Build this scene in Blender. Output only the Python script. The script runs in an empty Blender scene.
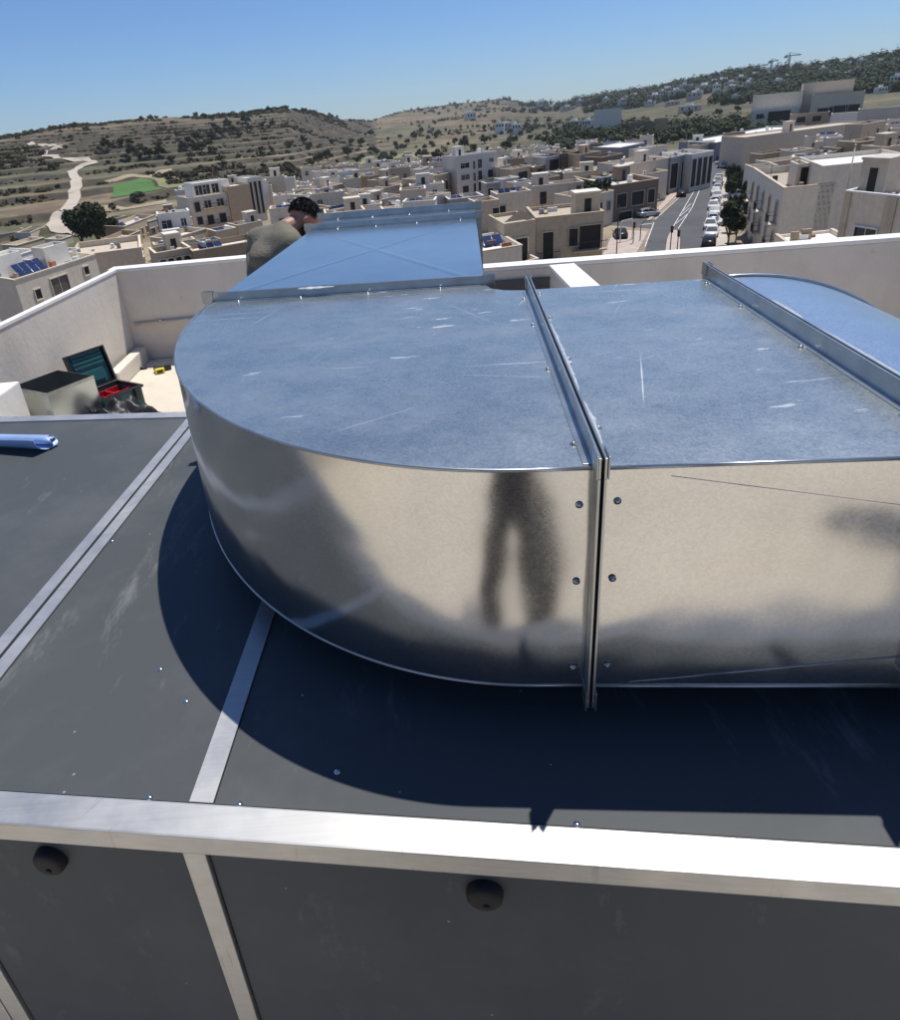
import bpy, bmesh, math, random
import numpy as np
from mathutils import Vector, Matrix, noise as mnoise
R = math.radians
scene = bpy.context.scene
COL = scene.collection
random.seed(7)
# ------------------------------------------------------------------ camera numbers (lens of the photograph)
W_, H_ = 900., 1020.
CX, CY, F = 400., 450., 679.
HC = 1.9                                    # camera height above the roof floor
TILT = .0903
_l = math.hypot(TILT, 1)
DN = (TILT/_l, 1/_l); RT = (1/_l, -TILT/_l)
PITCH = math.atan(((CX-450)*DN[0] + (CY-121)*DN[1])/F)
def ray(x, y):
    qx, qy = x-CX, y-CY
    u = (qx*RT[0]+qy*RT[1])/F; v = (qx*DN[0]+qy*DN[1])/F
    c, s = math.cos(PITCH), math.sin(PITCH)
    return Vector((u, c-v*s, -s-v*c)).normalized()
CAMP = Vector((0, 0, HC))
def at(x, y, z):
    d = ray(x, y); return CAMP + d*((z-HC)/d.z)
def at_r(x, y, r):
    d = ray(x, y); return CAMP + d*(r/math.hypot(d.x, d.y))
def smooth(t):
    t = min(1, max(0, t)); return t*t*(3-2*t)

# ------------------------------------------------------------------ mesh helpers
class FR:                                   # a level frame: origin, direction along, direction across
    def __init__(s, o, ex, ey=None):
        s.o = Vector((o[0], o[1], 0)); s.ex = Vector((ex[0], ex[1], 0)).normalized()
        s.ey = Vector((ey[0], ey[1], 0)).normalized() if ey is not None else Vector((-s.ex.y, s.ex.x, 0))
    def p(s, u, v, z): 
        q = s.o + s.ex*u + s.ey*v; return (q.x, q.y, z)
WORLD = FR((0, 0), (1, 0))
class MB:
    def __init__(s): s.v = []; s.f = []; s.m = []; s.sm = []
    def poly(s, pts, mi=0, smooth=False):
        n = len(s.v); s.v += [tuple(p) for p in pts]; s.f.append(tuple(range(n, n+len(pts)))); s.m.append(mi); s.sm.append(smooth)
    def box(s, u0, u1, v0, v1, z0, z1, mi=0, fr=WORLD, bev=0):
        if u0 > u1: u0, u1 = u1, u0
        if v0 > v1: v0, v1 = v1, v0
        if bev:
            b = min(bev, (u1-u0)*.45, (v1-v0)*.45, (z1-z0)*.45)
            bm = bmesh.new(); bmesh.ops.create_cube(bm, size=1)
            for w in bm.verts: w.co = Vector(((u0+u1)/2+w.co.x*(u1-u0), (v0+v1)/2+w.co.y*(v1-v0), (z0+z1)/2+w.co.z*(z1-z0)))
            bmesh.ops.bevel(bm, geom=bm.edges[:], offset=b, segments=2, affect='EDGES', profile=.6)
            n = len(s.v)
            bm.verts.index_update()
            s.v += [fr.p(w.co.x, w.co.y, w.co.z) for w in bm.verts]
            for f in bm.faces: s.f.append(tuple(n+w.index for w in f.verts)); s.m.append(mi); s.sm.append(False)
            bm.free(); return
        c = [fr.p(u, v, z) for z in (z0, z1) for u, v in ((u0, v0), (u1, v0), (u1, v1), (u0, v1))]
        n = len(s.v); s.v += c
        for f in ((3, 2, 1, 0), (4, 5, 6, 7), (0, 1, 5, 4), (1, 2, 6, 5), (2, 3, 7, 6), (3, 0, 4, 7)):
            s.f.append(tuple(n+i for i in f)); s.m.append(mi); s.sm.append(False)
    def prism(s, outline, lo, hi, mi=0, fr=WORLD, cap=True, smooth=False):     # outline in (u,v), extruded in z
        n = len(s.v); k = len(outline)
        s.v += [fr.p(u, v, lo) for u, v in outline] + [fr.p(u, v, hi) for u, v in outline]
        for i in range(k):
            j = (i+1) % k; s.f.append((n+i, n+j, n+k+j, n+k+i)); s.m.append(mi); s.sm.append(smooth)
        if cap:
            s.f.append(tuple(n+i for i in reversed(range(k)))); s.m.append(mi); s.sm.append(False)
            s.f.append(tuple(n+k+i for i in range(k))); s.m.append(mi); s.sm.append(False)
    def tube(s, pts, r, mi=0, seg=8, taper=None, cap=True):
        pts = [Vector(p) for p in pts]; n0 = len(s.v)
        ref = Vector((0, 0, 1))
        for i, p in enumerate(pts):
            d = (pts[min(i+1, len(pts)-1)]-pts[max(i-1, 0)]).normalized()
            a = d.cross(ref if abs(d.dot(ref)) < .95 else Vector((1, 0, 0))).normalized(); b = d.cross(a)
            rr = r if taper is None else r*(1+(taper-1)*i/max(1, len(pts)-1))
            for k in range(seg):
                t = 2*math.pi*k/seg; s.v.append(tuple(p+a*math.cos(t)*rr+b*math.sin(t)*rr))
        for i in range(len(pts)-1):
            for k in range(seg):
                j = (k+1) % seg; s.f.append((n0+i*seg+k, n0+i*seg+j, n0+(i+1)*seg+j, n0+(i+1)*seg+k)); s.m.append(mi); s.sm.append(True)
        if cap:
            s.f.append(tuple(n0+k for k in range(seg))); s.m.append(mi); s.sm.append(False)
            e = n0+(len(pts)-1)*seg; s.f.append(tuple(e+k for k in reversed(range(seg)))); s.m.append(mi); s.sm.append(False)
    def lathe(s, o, axis, prof, mi=0, seg=20):            # prof: (radius, height along axis)
        o = Vector(o); ax = Vector(axis).normalized()
        a = ax.cross(Vector((0, 0, 1)) if abs(ax.z) < .9 else Vector((1, 0, 0))).normalized(); b = ax.cross(a)
        n0 = len(s.v)
        for r, h in prof:
            for k in range(seg):
                t = 2*math.pi*k/seg; s.v.append(tuple(o+ax*h+a*math.cos(t)*r+b*math.sin(t)*r))
        for i in range(len(prof)-1):
            for k in range(seg):
                j = (k+1) % seg; s.f.append((n0+i*seg+k, n0+i*seg+j, n0+(i+1)*seg+j, n0+(i+1)*seg+k)); s.m.append(mi); s.sm.append(True)
    def build(s, name, mats, parent=None, origin=None):
        if not isinstance(mats, (list, tuple)): mats = [mats]
        o = Vector(origin) if origin is not None else (parent_loc(parent) if parent else Vector())
        me = bpy.data.meshes.new(name)
        me.from_pydata([(x-o.x, y-o.y, z-o.z) for x, y, z in s.v], [], s.f)
        for m in mats: me.materials.append(m)
        me.polygons.foreach_set('material_index', s.m); me.polygons.foreach_set('use_smooth', s.sm)
        bm = bmesh.new(); bm.from_mesh(me); bmesh.ops.recalc_face_normals(bm, faces=bm.faces[:]); bm.to_mesh(me); bm.free()
        ob = bpy.data.objects.new(name, me); COL.objects.link(ob)
        if parent: ob.parent = parent
        else: ob.location = o
        return ob
def parent_loc(p):
    q = Vector()
    while p: q += p.location; p = p.parent
    return q
def tag(o, label=None, cat=None, group=None, kind=None):
    for k, v in (('label', label), ('category', cat), ('group', group), ('kind', kind)):
        if v: o[k] = v
    return o
def empty(name, loc, label, cat, group=None):
    o = bpy.data.objects.new(name, None); COL.objects.link(o); o.location = loc; o.empty_display_size = .1
    return tag(o, label, cat, group)
def copy_tree(o, parent=None):
    c = o.copy(); COL.objects.link(c); c.parent = parent
    for ch in o.children: copy_tree(ch, c)
    return c

# ------------------------------------------------------------------ materials
class NT:
    def __init__(s, name):
        s.mat = bpy.data.materials.new(name); s.mat.use_nodes = True; s.t = s.mat.node_tree
        s.b = s.t.nodes['Principled BSDF']
        s._co = None
    def n(s, ty, **kw):
        nd = s.t.nodes.new(ty)
        for k, v in kw.items():
            if k in nd.inputs: 
                if hasattr(v, 'links') or hasattr(v, 'is_linked'): s.t.links.new(v, nd.inputs[k])
                else: nd.inputs[k].default_value = v
            else: setattr(nd, k, v)
        return nd
    def link(s, a, b): s.t.links.new(a, b)
    def co(s):
        if not s._co: s._co = s.n('ShaderNodeTexCoord').outputs['Object']
        return s._co
    def mapped(s, scale=(1, 1, 1), rot=(0, 0, 0), loc=(0, 0, 0)):
        return s.n('ShaderNodeMapping', Vector=s.co(), Scale=scale, Rotation=rot, Location=loc).outputs[0]
    def noise(s, scale, detail=4, vec=None, rough=.55, dist=0):
        return s.n('ShaderNodeTexNoise', Vector=vec or s.co(), Scale=scale, Detail=detail, Roughness=rough, Distortion=dist).outputs[0]
    def ramp(s, fac, stops, interp='LINEAR'):
        r = s.n('ShaderNodeValToRGB', Fac=fac); cr = r.color_ramp; cr.interpolation = interp
        while len(cr.elements) < len(stops): cr.elements.new(.5)
        for e, (p, c) in zip(cr.elements, stops):
            e.position = p; e.color = (c, c, c, 1) if not isinstance(c, (tuple, list)) else tuple(c)+(1,)
        return r.outputs[0]
    def mix(s, fac, a, b, mode='MIX'):
        m = s.n('ShaderNodeMix', data_type='RGBA', blend_type=mode)
        for i, v in ((0, fac), (6, a), (7, b)):
            if hasattr(v, 'is_linked'): s.link(v, m.inputs[i])
            elif i and isinstance(v, (tuple, list)): m.inputs[i].default_value = tuple(v)+((1,) if len(v) == 3 else ())
            elif i: m.inputs[i].default_value = (v, v, v, 1)
            else: m.inputs[i].default_value = v
        return m.outputs[2]
    def math(s, op, a, b=0.):
        m = s.n('ShaderNodeMath', operation=op)
        for i, v in ((0, a), (1, b)):
            if hasattr(v, 'is_linked'): s.link(v, m.inputs[i])
            else: m.inputs[i].default_value = v
        return m.outputs[0]
    def set(s, **kw):
        for k, v in kw.items():
            k = k.replace('_', ' ')
            if hasattr(v, 'is_linked'): s.link(v, s.b.inputs[k])
            else: s.b.inputs[k].default_value = (tuple(v)+(1,)) if isinstance(v, (tuple, list)) and len(v) == 3 and k != 'Normal' else v
        return s
    def bump(s, h, strength=.2, dist=.01):
        s.link(s.n('ShaderNodeBump', Height=h, Strength=strength, Distance=dist).outputs[0], s.b.inputs['Normal'])

M = {}
def flat(name, col, rough=.6, metal=0., var=.12, scale=3., bump=0):
    t = NT(name)
    n = t.noise(scale, 5)
    c = t.mix(1, col, t.ramp(n, [(.3, 1-var), (.7, 1+var)]), 'MULTIPLY')
    t.set(Base_Color=c, Roughness=rough, Metallic=metal)
    if bump: t.bump(t.noise(scale*6, 4), bump, .02)
    M[name] = t.mat; return t.mat
def scratches(t, rots, sx=1.2, sy=90., lo=.72, hi=.76):
    out = None
    for i, r in enumerate(rots):
        v = t.mapped((1, 1, 1), (0, 0, r), (i*3.7, i*1.3, 0))
        v2 = t.n('ShaderNodeMapping', Vector=v, Scale=(sx, sy, sx)).outputs[0]
        s_ = t.ramp(t.noise(1., 2, v2), [(lo, 0.), (hi, 1.)])
        br = t.ramp(t.noise(2.3, 3, v), [(.52, 0.), (.62, 1.)])
        s_ = t.math('MULTIPLY', s_, br)
        out = s_ if out is None else t.math('MAXIMUM', out, s_)
    return out
def galvanised(name, rough, smudge, scr, base=(.60, .625, .65), spangle=.1, bumpy=.03):
    t = NT(name)
    vor = t.n('ShaderNodeTexVoronoi', Vector=t.co(), Scale=330.)
    sp = t.n('ShaderNodeSeparateColor', Color=vor.outputs['Color']).outputs[0]
    big = t.noise(2.2, 5, None, .6)
    c = t.mix(1, base, t.ramp(sp, [(0, 1-spangle), (1, 1+spangle*.6)]), 'MULTIPLY')
    c = t.mix(1, c, t.ramp(big, [(.3, .86), (.7, 1.06)]), 'MULTIPLY')
    st = t.noise(1., 7, t.mapped((5., 7., 5.), (0, 0, .9)), .8)
    dust = t.ramp(st, [(.40, smudge*.28), (.85, smudge*.85)])
    marks = t.math('MULTIPLY', t.ramp(t.noise(1., 4, t.mapped((9., 34., 9.), (0, 0, .2))), [(.64, 0.), (.70, smudge*1.8)]), t.ramp(t.noise(2.1, 2, t.mapped((1, 1, 1), (0, 0, 0), (4, 2, 0))), [(.5, 0.), (.58, 1.)]))
    dust = t.math('MAXIMUM', dust, marks)
    fine = t.ramp(t.noise(260., 2), [(.60, 0.), (.74, smudge*.9)])
    patch = t.ramp(t.noise(3.1, 3), [(.45, .15), (.62, 1.)])
    fine = t.math('MULTIPLY', fine, patch)
    d = t.math('MAXIMUM', dust, fine)
    if scr: d = t.math('MAXIMUM', d, t.math('MULTIPLY', scratches(t, (.35, 1.9, -.5, 1.2, .1, -1.1), 1.0, 110., .70, .75), scr))
    c = t.mix(d, c, (.70, .74, .77))
    t.set(Base_Color=c, Metallic=t.math('SUBTRACT', 1., t.math('MULTIPLY', d, .75)),
          Roughness=t.math('ADD', t.math('ADD', rough, t.math('MULTIPLY', d, .3)), t.math('MULTIPLY', t.math('SUBTRACT', sp, .5), rough*.15)))
    h = t.math('ADD', t.math('MULTIPLY', t.noise(3.5, 2), 1.), t.math('MULTIPLY', sp, .0007))
    t.bump(h, bumpy, .08)
    M[name] = t.mat; return t.mat
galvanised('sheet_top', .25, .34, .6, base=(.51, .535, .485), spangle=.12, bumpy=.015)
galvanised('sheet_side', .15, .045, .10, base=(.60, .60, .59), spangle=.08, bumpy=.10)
flat('flange_steel', (.47, .49, .49), .30, .9, .16, 18)
galvanised('sheet_clean', .2, .12, .2, base=(.54, .59, .60), spangle=.03, bumpy=.02)
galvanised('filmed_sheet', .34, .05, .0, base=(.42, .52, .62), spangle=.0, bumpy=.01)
def aluminium():
    t = NT('aluminium')
    gr = t.noise(1., 3, t.mapped((3., 160., 160.), (0, 0, R(-9.5))))
    sc = scratches(t, (.9, 2.2, -.9, 1.5), 5., 70., .66, .70)
    c = t.mix(1, (.50, .50, .49), t.ramp(gr, [(.3, .93), (.7, 1.03)]), 'MULTIPLY')
    c = t.mix(t.ramp(t.noise(14., 4), [(.55, 0.), (.7, .25)]), c, (.62, .63, .65))
    c = t.mix(t.math('MULTIPLY', sc, .7), c, (.30, .29, .28))
    t.set(Base_Color=c, Metallic=.9, Roughness=t.ramp(t.noise(6., 5, None, .7), [(.3, .42), (.7, .58)]))
    M['aluminium'] = t.mat
aluminium()
def panel():
    t = NT('grey_panel')
    dust = t.ramp(t.noise(1.6, 6, None, .7), [(.45, 0.), (.80, .16)])
    streak = t.ramp(t.noise(1., 6, t.mapped((9., 2.2, 4.), (0, 0, .6)), .75), [(.58, 0.), (.78, .42)])
    specks = t.ramp(t.n('ShaderNodeTexVoronoi', Vector=t.co(), Scale=17.).outputs['Distance'], [(.025, .9), (.045, 0.)])
    specks = t.math('MULTIPLY', specks, t.ramp(t.noise(2.7, 2), [(.48, 0.), (.54, 1.)]))
    sc = t.math('MULTIPLY', scratches(t, (.7, 1.4), 2., 80., .73, .76), .35)
    d = t.math('MAXIMUM', t.math('MAXIMUM', dust, streak), t.math('MAXIMUM', specks, sc))
    c = t.mix(d, (.074, .081, .085), (.36, .36, .36))
    t.set(Base_Color=c, Roughness=t.math('ADD', .5, t.math('MULTIPLY', d, .4)), Specular_IOR_Level=.15)
    t.bump(t.noise(420., 2), .06, .002)
    M['grey_panel'] = t.mat
panel()
def plaster(name, col, stain=(.42, .36, .29), amt=.5, tint=0.):
    t = NT(name)
    c = t.mix(1, col, t.ramp(t.noise(2., 6, None, .65), [(.25, .86), (.75, 1.06)]), 'MULTIPLY')
    c = t.mix(1, c, t.ramp(t.n('ShaderNodeObjectInfo').outputs['Random'], [(0, 1-tint), (1, 1+tint*.5)]), 'MULTIPLY')
    s1 = t.ramp(t.noise(1.1, 7, t.mapped((1.6, 1.6, .7)), .72), [(.5, 0.), (.8, amt)])
    c = t.mix(s1, c, stain)
    sp = t.ramp(t.noise(9., 5, None, .7), [(.66, 0.), (.74, .5*amt+.1)])
    c = t.mix(sp, c, (.20, .17, .14))
    drip = t.ramp(t.noise(1., 5, t.mapped((7., 7., .5)), .6), [(.58, 0.), (.8, amt*.7)])
    c = t.mix(drip, c, stain)
    t.set(Base_Color=c, Roughness=.85); t.bump(t.noise(26., 5), .25, .01)
    M[name] = t.mat
plaster('parapet_plaster', (.69, .635, .56), amt=.45)
plaster('coping_white', (.82, .80, .76), amt=.25)
plaster('roof_screed', (.66, .59, .48), (.40, .34, .26), .5)
flat('black_rubber', (.005, .005, .0055), .7, 0, .2, 30)
flat('blue_film', (.27, .39, .63), .34, 0, .1, 8)
flat('teal_plastic', (.012, .105, .115), .45, 0, .2, 12)
flat('dark_plastic', (.015, .018, .02), .4, 0, .2, 12)
flat('red_plastic', (.45, .02, .03), .5)
flat('yellow_plastic', (.75, .60, .04), .5)
flat('black_bag', (.02, .02, .022), .5, 0, .3, 9)
flat('skin', (.42, .20, .135), .5, 0, .12, 20)
flat('hair', (.018, .014, .012), .55, 0, .4, 60, .5)
flat('tshirt', (.165, .150, .110), .85, 0, .15, 14, .3)
flat('trousers', (.03, .032, .04), .85, 0, .2, 14)
flat('dark_shirt', (.03, .03, .034), .85, 0, .2, 14)
flat('shoe', (.02, .02, .02), .6)

# ------------------------------------------------------------------ world, sun, camera
SUNDIR = Vector((.23, .295, 1.0)).normalized()
EL = math.asin(SUNDIR.z); AZ = math.atan2(SUNDIR.x, SUNDIR.y)
w = bpy.data.worlds.new('World'); scene.world = w; w.use_nodes = True
nt = w.node_tree; bg = nt.nodes['Background']
sky = nt.nodes.new('ShaderNodeTexSky'); sky.sky_type = 'NISHITA'; sky.sun_disc = False
sky.sun_elevation = EL; sky.sun_rotation = AZ; sky.altitude = 60; sky.air_density = 1.0; sky.dust_density = .15; sky.ozone_density = 5.0
sm = nt.nodes.new('ShaderNodeMix'); sm.data_type = 'RGBA'; sm.blend_type = 'MULTIPLY'; sm.inputs[0].default_value = 1; sm.inputs[7].default_value = (.665, .84, 1.10, 1)
nt.links.new(sky.outputs[0], sm.inputs[6]); nt.links.new(sm.outputs[2], bg.inputs[0]); bg.inputs[1].default_value = .096
ld = bpy.data.lights.new('sun', 'SUN'); ld.energy = 4.8; ld.angle = R(.53); ld.color = (1, .955, .885)
lo = bpy.data.objects.new('sun', ld); COL.objects.link(lo); lo.rotation_euler = (-SUNDIR).to_track_quat('-Z', 'Y').to_euler()
cd = bpy.data.cameras.new('camera'); cam = bpy.data.objects.new('camera', cd); COL.objects.link(cam); scene.camera = cam
cd.sensor_fit = 'HORIZONTAL'; cd.sensor_width = 36; cd.lens = F/W_*36; cd.clip_start = .02; cd.clip_end = 12000
cd.shift_x = (450-CX)/W_; cd.shift_y = -(510-CY)/W_
c_, s_ = math.cos(PITCH), math.sin(PITCH)
Xr = Vector((1, 0, 0)); Dn = Vector((0, -s_, -c_)); Fw = Vector((0, c_, -s_))
ix = Xr*RT[0] + Dn*DN[0]                    # picture right and picture down in world terms
iy = Xr*RT[1] + Dn*DN[1]
cam.matrix_world = Matrix(((ix.x, -iy.x, -Fw.x, 0), (ix.y, -iy.y, -Fw.y, 0), (ix.z, -iy.z, -Fw.z, HC), (0, 0, 0, 1)))
vs = scene.view_settings; vs.view_transform = 'Standard'; vs.look = 'None'; vs.exposure = 0; vs.gamma = 1
#@@ROOF
#@@PEOPLE
#@@TERRAIN
#@@TOWN
#@@TREES
# ================================================================== OUR ROOF
m = MB(); m.box(-3.4, 4.4, -6.4, 6.74, -17, 0, 0)
tag(m.build('roof_floor', M['roof_screed'], origin=(0, 0, 0)), kind='structure')
PT = .9
def parapet(u0, u1, v0, v1, label, z0=0.002, top=PT):
    r = empty('parapet_wall', ((u0+u1)/2, (v0+v1)/2, 0), label, 'parapet'); r['kind'] = 'thing'
    b = MB(); b.box(u0, u1, v0, v1, z0, top-.03, 0, WORLD, .008); b.build('wall', M['parapet_plaster'], r)
    c = MB(); c.box(u0-.012, u1+.012, v0-.012, v1+.012, top-.029, top, 0, WORLD, .006); c.build('coping', M['coping_white'], r)
    return r
# the left wall leans outwards a touch in plan, as on the real roof
def skew_parapet(p0, p1, th, label):
    fr = FR(p0, (p1[0]-p0[0], p1[1]-p0[1])); L = math.hypot(p1[0]-p0[0], p1[1]-p0[1])
    r = empty('parapet_wall', (p0[0], p0[1], 0), label, 'parapet'); r['kind'] = 'thing'
    b = MB(); b.box(0, L, 0, th, .002, PT-.03, 0, fr, .008); b.build('wall', M['parapet_plaster'], r)
    c = MB(); c.box(-.01, L+.01, -.006, th+.006, PT-.029, PT, 0, fr, .006); c.build('coping', M['coping_white'], r)
    return r
skew_parapet((-3.28, -6.1), (-2.512, 6.598), .045, 'long white topped plaster parapet beside the sheet metal offcut and toolbox')
parapet(-2.58, .12, 6.60, 6.76, 'plaster parapet behind the worker with a thin pipe along it')
parapet(.122, .28, 5.06, 6.76, 'short parapet return hidden behind the raised duct')
skew_parapet((.30, 5.135), (4.4, 4.80), .15, 'shaded grey plaster parapet below the street and the parked cars')
b = MB(); fr = FR((.30, 5.135), (4.1, -.335)); b.box(.30, .93, -.016, -.003, .02, .80, 0, fr); tag(b.build('recess_shade_sheet', M['grey_panel']), 'added dark sheet on the parapet standing for the shaded recess left of the cross wall', 'sheet')  # added dark panel, its colour stands in for the recess's shade
skew_parapet((1.26, 2.9), (1.375, 4.97), .17, 'narrow cross parapet with white top running away from the duct')['label']
parapet(-3.3, 4.3, -6.3, -6.14, 'sunlit plaster parapet behind the photographer')
skew_parapet((4.28, 4.6), (4.28, -6.0), .16, 'plaster parapet on the far side of the air handling unit')
# skirting step along the left wall, conduit on the far wall
b = MB(); b.box(-2.50, -2.40, 5.75, 6.56, .002, .15, 0, WORLD, .012)
tag(b.build('concrete_step', M['parapet_plaster']), 'low plaster step at the foot of the parapet behind the toolbox lid', 'step')
b = MB(); b.tube([(-2.46, 6.575, .37), (-1.6, 6.575, .375), (.1, 6.575, .37)], .014, 0, 8)
for x in (-2.2, -1.5, -.8, -.2): b.box(x-.012, x+.012, 6.565, 6.598, .35, .395)
tag(b.build('wall_pipe', M['parapet_plaster']), 'thin plastered pipe running along the parapet behind the worker', 'pipe')

# ------------------------------------------------------------------ air handling unit
P0 = Vector((-.616, .669)); E2 = Vector((.9863, -.1650)); N2 = Vector((.165, .9863))
AF = FR(P0, E2, N2)
def asv(x, y): d = Vector((x, y))-P0; return d.dot(E2), d.dot(N2)
ZT = 1.05; DEP = 1.55; S0, S1 = -2.2, 2.6
ahu = empty('air_handling_unit', (P0.x, P0.y, 0), 'low grey panelled air handling unit with aluminium frame under the big duct', 'air unit')
b = MB(); b.box(S0, S1, 0, .052, ZT-.037, ZT, 0, AF, .003); b.build('front_rail', M['aluminium'], ahu)
b = MB(); b.box(S0, S1, DEP-.05, DEP, ZT-.037, ZT, 0, AF, .003); b.build('rear_rail', M['aluminium'], ahu)
for s in (S0, S1-.05):
    b = MB(); b.box(s, s+.05, .053, DEP-.051, ZT-.037, ZT, 0, AF, .003); b.build('side_rail', M['aluminium'], ahu)
def strip(p, q, wd, off):                                   # a flat cover strip between two measured points of the top
    s0, v0 = asv(*p); s1, v1 = asv(*q)
    def s_at(v): return s0+(s1-s0)*(v-v0)/(v1-v0)
    a, c = .0535, DEP-.0515
    b = MB(); b.prism([(s_at(a)+off-wd/2, a), (s_at(a)+off+wd/2, a), (s_at(c)+off+wd/2, c), (s_at(c)+off-wd/2, c)], ZT-.03, ZT-.0005, 0, AF)
    b.build('cover_strip', M['aluminium'], ahu); return s_at
sA = strip((-.797, 1.022), (-.699, 2.096), .030, -.019); strip((-.797, 1.022), (-.699, 2.096), .030, .019)
sB = strip((-.331, .665), (-.292, 1.131), .036, 0)
sC = strip((.36, .60), (.40, 1.10), .036, .55)
cuts = [(lambda v: S0+.051, lambda v: sA(v)-.0355), (lambda v: sA(v)+.0355, lambda v: sB(v)-.0195), (lambda v: sB(v)+.0195, lambda v: sC(v)+.5305), (lambda v: sC(v)+.5695, lambda v: S1-.051)]
for l, r_ in cuts:
    a, c = .055, DEP-.053
    b = MB(); b.prism([(l(a), a), (r_(a), a), (r_(c), c), (l(c), c)], ZT-.04, ZT-.004, 0, AF)
    tp = b.build('top_panel', M['grey_panel'], ahu)
# rivets on the top panels near the rail
for px in ((149, 796), (239, 803), (577, 823), (337, 770), (160, 668), (186, 700), (112, 540)):
    q = at(*px, ZT)
    b = MB(); b.lathe((q.x, q.y, ZT-.004), (0, 0, 1), [(.0055, 0), (.005, .0022), (.0025, .0036), (.0001, .004)], 0, 10); b.build('rivet', M['sheet_clean'], ahu)
# front: posts, panels, round handles
ZB = .09
posts = [(-.188, -.152), (-.228, -.191), (.264, .298), (1.35, 1.385), (S0, S0+.05), (S1-.05, S1)]
for a, c in posts:
    b = MB(); b.box(a, c, .004, .045, ZB, ZT-.0375, 0, AF, .002); b.build('post', M['aluminium'], ahu)
edges = [(S0+.0505, -.2285), (-.1515, .2635), (.2985, 1.3495), (1.3855, S1-.0505)]
for i, (a, c) in enumerate(edges):
    b = MB(); b.box(a+.002, c-.002, .010, .045, ZB, ZT-.041, 0, AF, .002); fp = b.build('front_panel', M['grey_panel'], ahu)
for s in (.047, .684):
    q = AF.p(s, .010, .966)
    b = MB(); b.lathe(q, (-N2.x, -N2.y, 0), [(.0250, -.001), (.0250, .005), (.0232, .012), (.019, .015), (.010, .016), (.0001, .0162)], 0, 28)
    b.lathe(AF.p(s+.002, -.0062, .958), (-N2.x, -N2.y, 0), [(.0042, 0), (.0042, .0015), (.0001, .0016)], 0, 10)
    b.build('round_handle', M['black_rubber'], ahu)
for s in (S0, S1-.045):
    b = MB(); b.box(s, s+.045, .06, DEP-.06, ZB, ZT-.042, 0, AF); b.build('side_panel', M['grey_panel'], ahu)
b = MB(); b.box(S0+.05, S1-.05, DEP-.045, DEP-.01, ZB, ZT-.042, 0, AF); b.build('rear_panel', M['grey_panel'], ahu)
b = MB(); b.box(S0, S1, .02, DEP-.02, .005, ZB-.001, 0, AF); b.build('base_frame', M['aluminium'], ahu)

# ------------------------------------------------------------------ the duct
ang = R(7.0)
DE = Vector((math.cos(ang), -math.sin(ang))); DNN = Vector((math.sin(ang), math.cos(ang)))
DF = FR((.288, 1.76), DE, DNN)
Z0, Z1 = 1.127, 1.489
duct = empty('ventilation_duct', (.288, 1.76, Z0), 'large galvanised steel air duct with round bend and bolted flanges', 'duct')
J1, J2 = .082, .528                                        # joints of the straight piece
VF = -1.003                                                # the front face
def sheet(outline, closed_top=True): pass
def arc(cx, cy, rx, ry, a0, a1, n):
    return [(cx+rx*math.cos(a0+(a1-a0)*i/n), cy+ry*math.sin(a0+(a1-a0)*i/n)) for i in range(n+1)]
# bend: outer sheet, inner sheet, top and bottom cheeks, folded rims
outer = [(-.80, .098)] + arc(0, .09, .80, 1.093, math.pi, 1.5*math.pi, 72) + [(J1-.003, VF)]
inner = [(J1-.003, 0), (.06, .0), (.02, .012), (-.012, .04), (-.03, .098)]
def wall_strip(name, pts, mat, parent, z0=Z0, z1=Z1, th=.002, rows=10):
    b = MB(); n0 = 0; k = len(pts)
    for j in range(rows+1):
        z = z0+(z1-z0)*j/rows
        for i, (u, v) in enumerate(pts):
            # light oil-canning of the thin sheet
            wv = (.0065*mnoise.noise((u*2.0+5, v*2.0, z*3.6))+.0022*mnoise.noise((u*6+1, v*6, z*9))) * math.sin(math.pi*j/rows)
            b.v.append(DF.p(u, v+wv, z))
    for j in range(rows):
        for i in range(k-1):
            a = j*k+i; b.f.append((a, a+1, a+k+1, a+k)); b.m.append(0); b.sm.append(True)
    o = b.build(name, mat, parent)
    sd = o.modifiers.new('thick', 'SOLIDIFY'); sd.thickness = th; sd.offset = 0
    es = o.modifiers.new('edges', 'EDGE_SPLIT'); es.split_angle = R(40)
    return o
def dense(pts, step=.03):
    out = [pts[0]]
    for a, c in zip(pts, pts[1:]):
        n = max(1, int(math.hypot(c[0]-a[0], c[1]-a[1])/step))
        out += [(a[0]+(c[0]-a[0])*i/n, a[1]+(c[1]-a[1])*i/n) for i in range(1, n+1)]
    return out
def cheek(name, outline, z, mat, parent, th=.003):
    b = MB(); b.prism(outline, z-th/2, z+th/2, 0, DF); return b.build(name, mat, parent)
bend = wall_strip('bend_outer_wall', dense(outer), M['sheet_side'], duct)
wall_strip('bend_inner_wall', dense(inner), M['sheet_side'], duct)
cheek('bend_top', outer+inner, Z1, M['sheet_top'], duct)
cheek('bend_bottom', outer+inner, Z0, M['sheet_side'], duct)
def rim(pts, z, r=.0028):
    b = MB(); b.tube([DF.p(u, v, z) for u, v in pts], r, 0, 8); b.build('folded_rim', M['flange_steel'], bend)
rim(outer, Z1+.002); rim(outer, Z0-.001)
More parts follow.
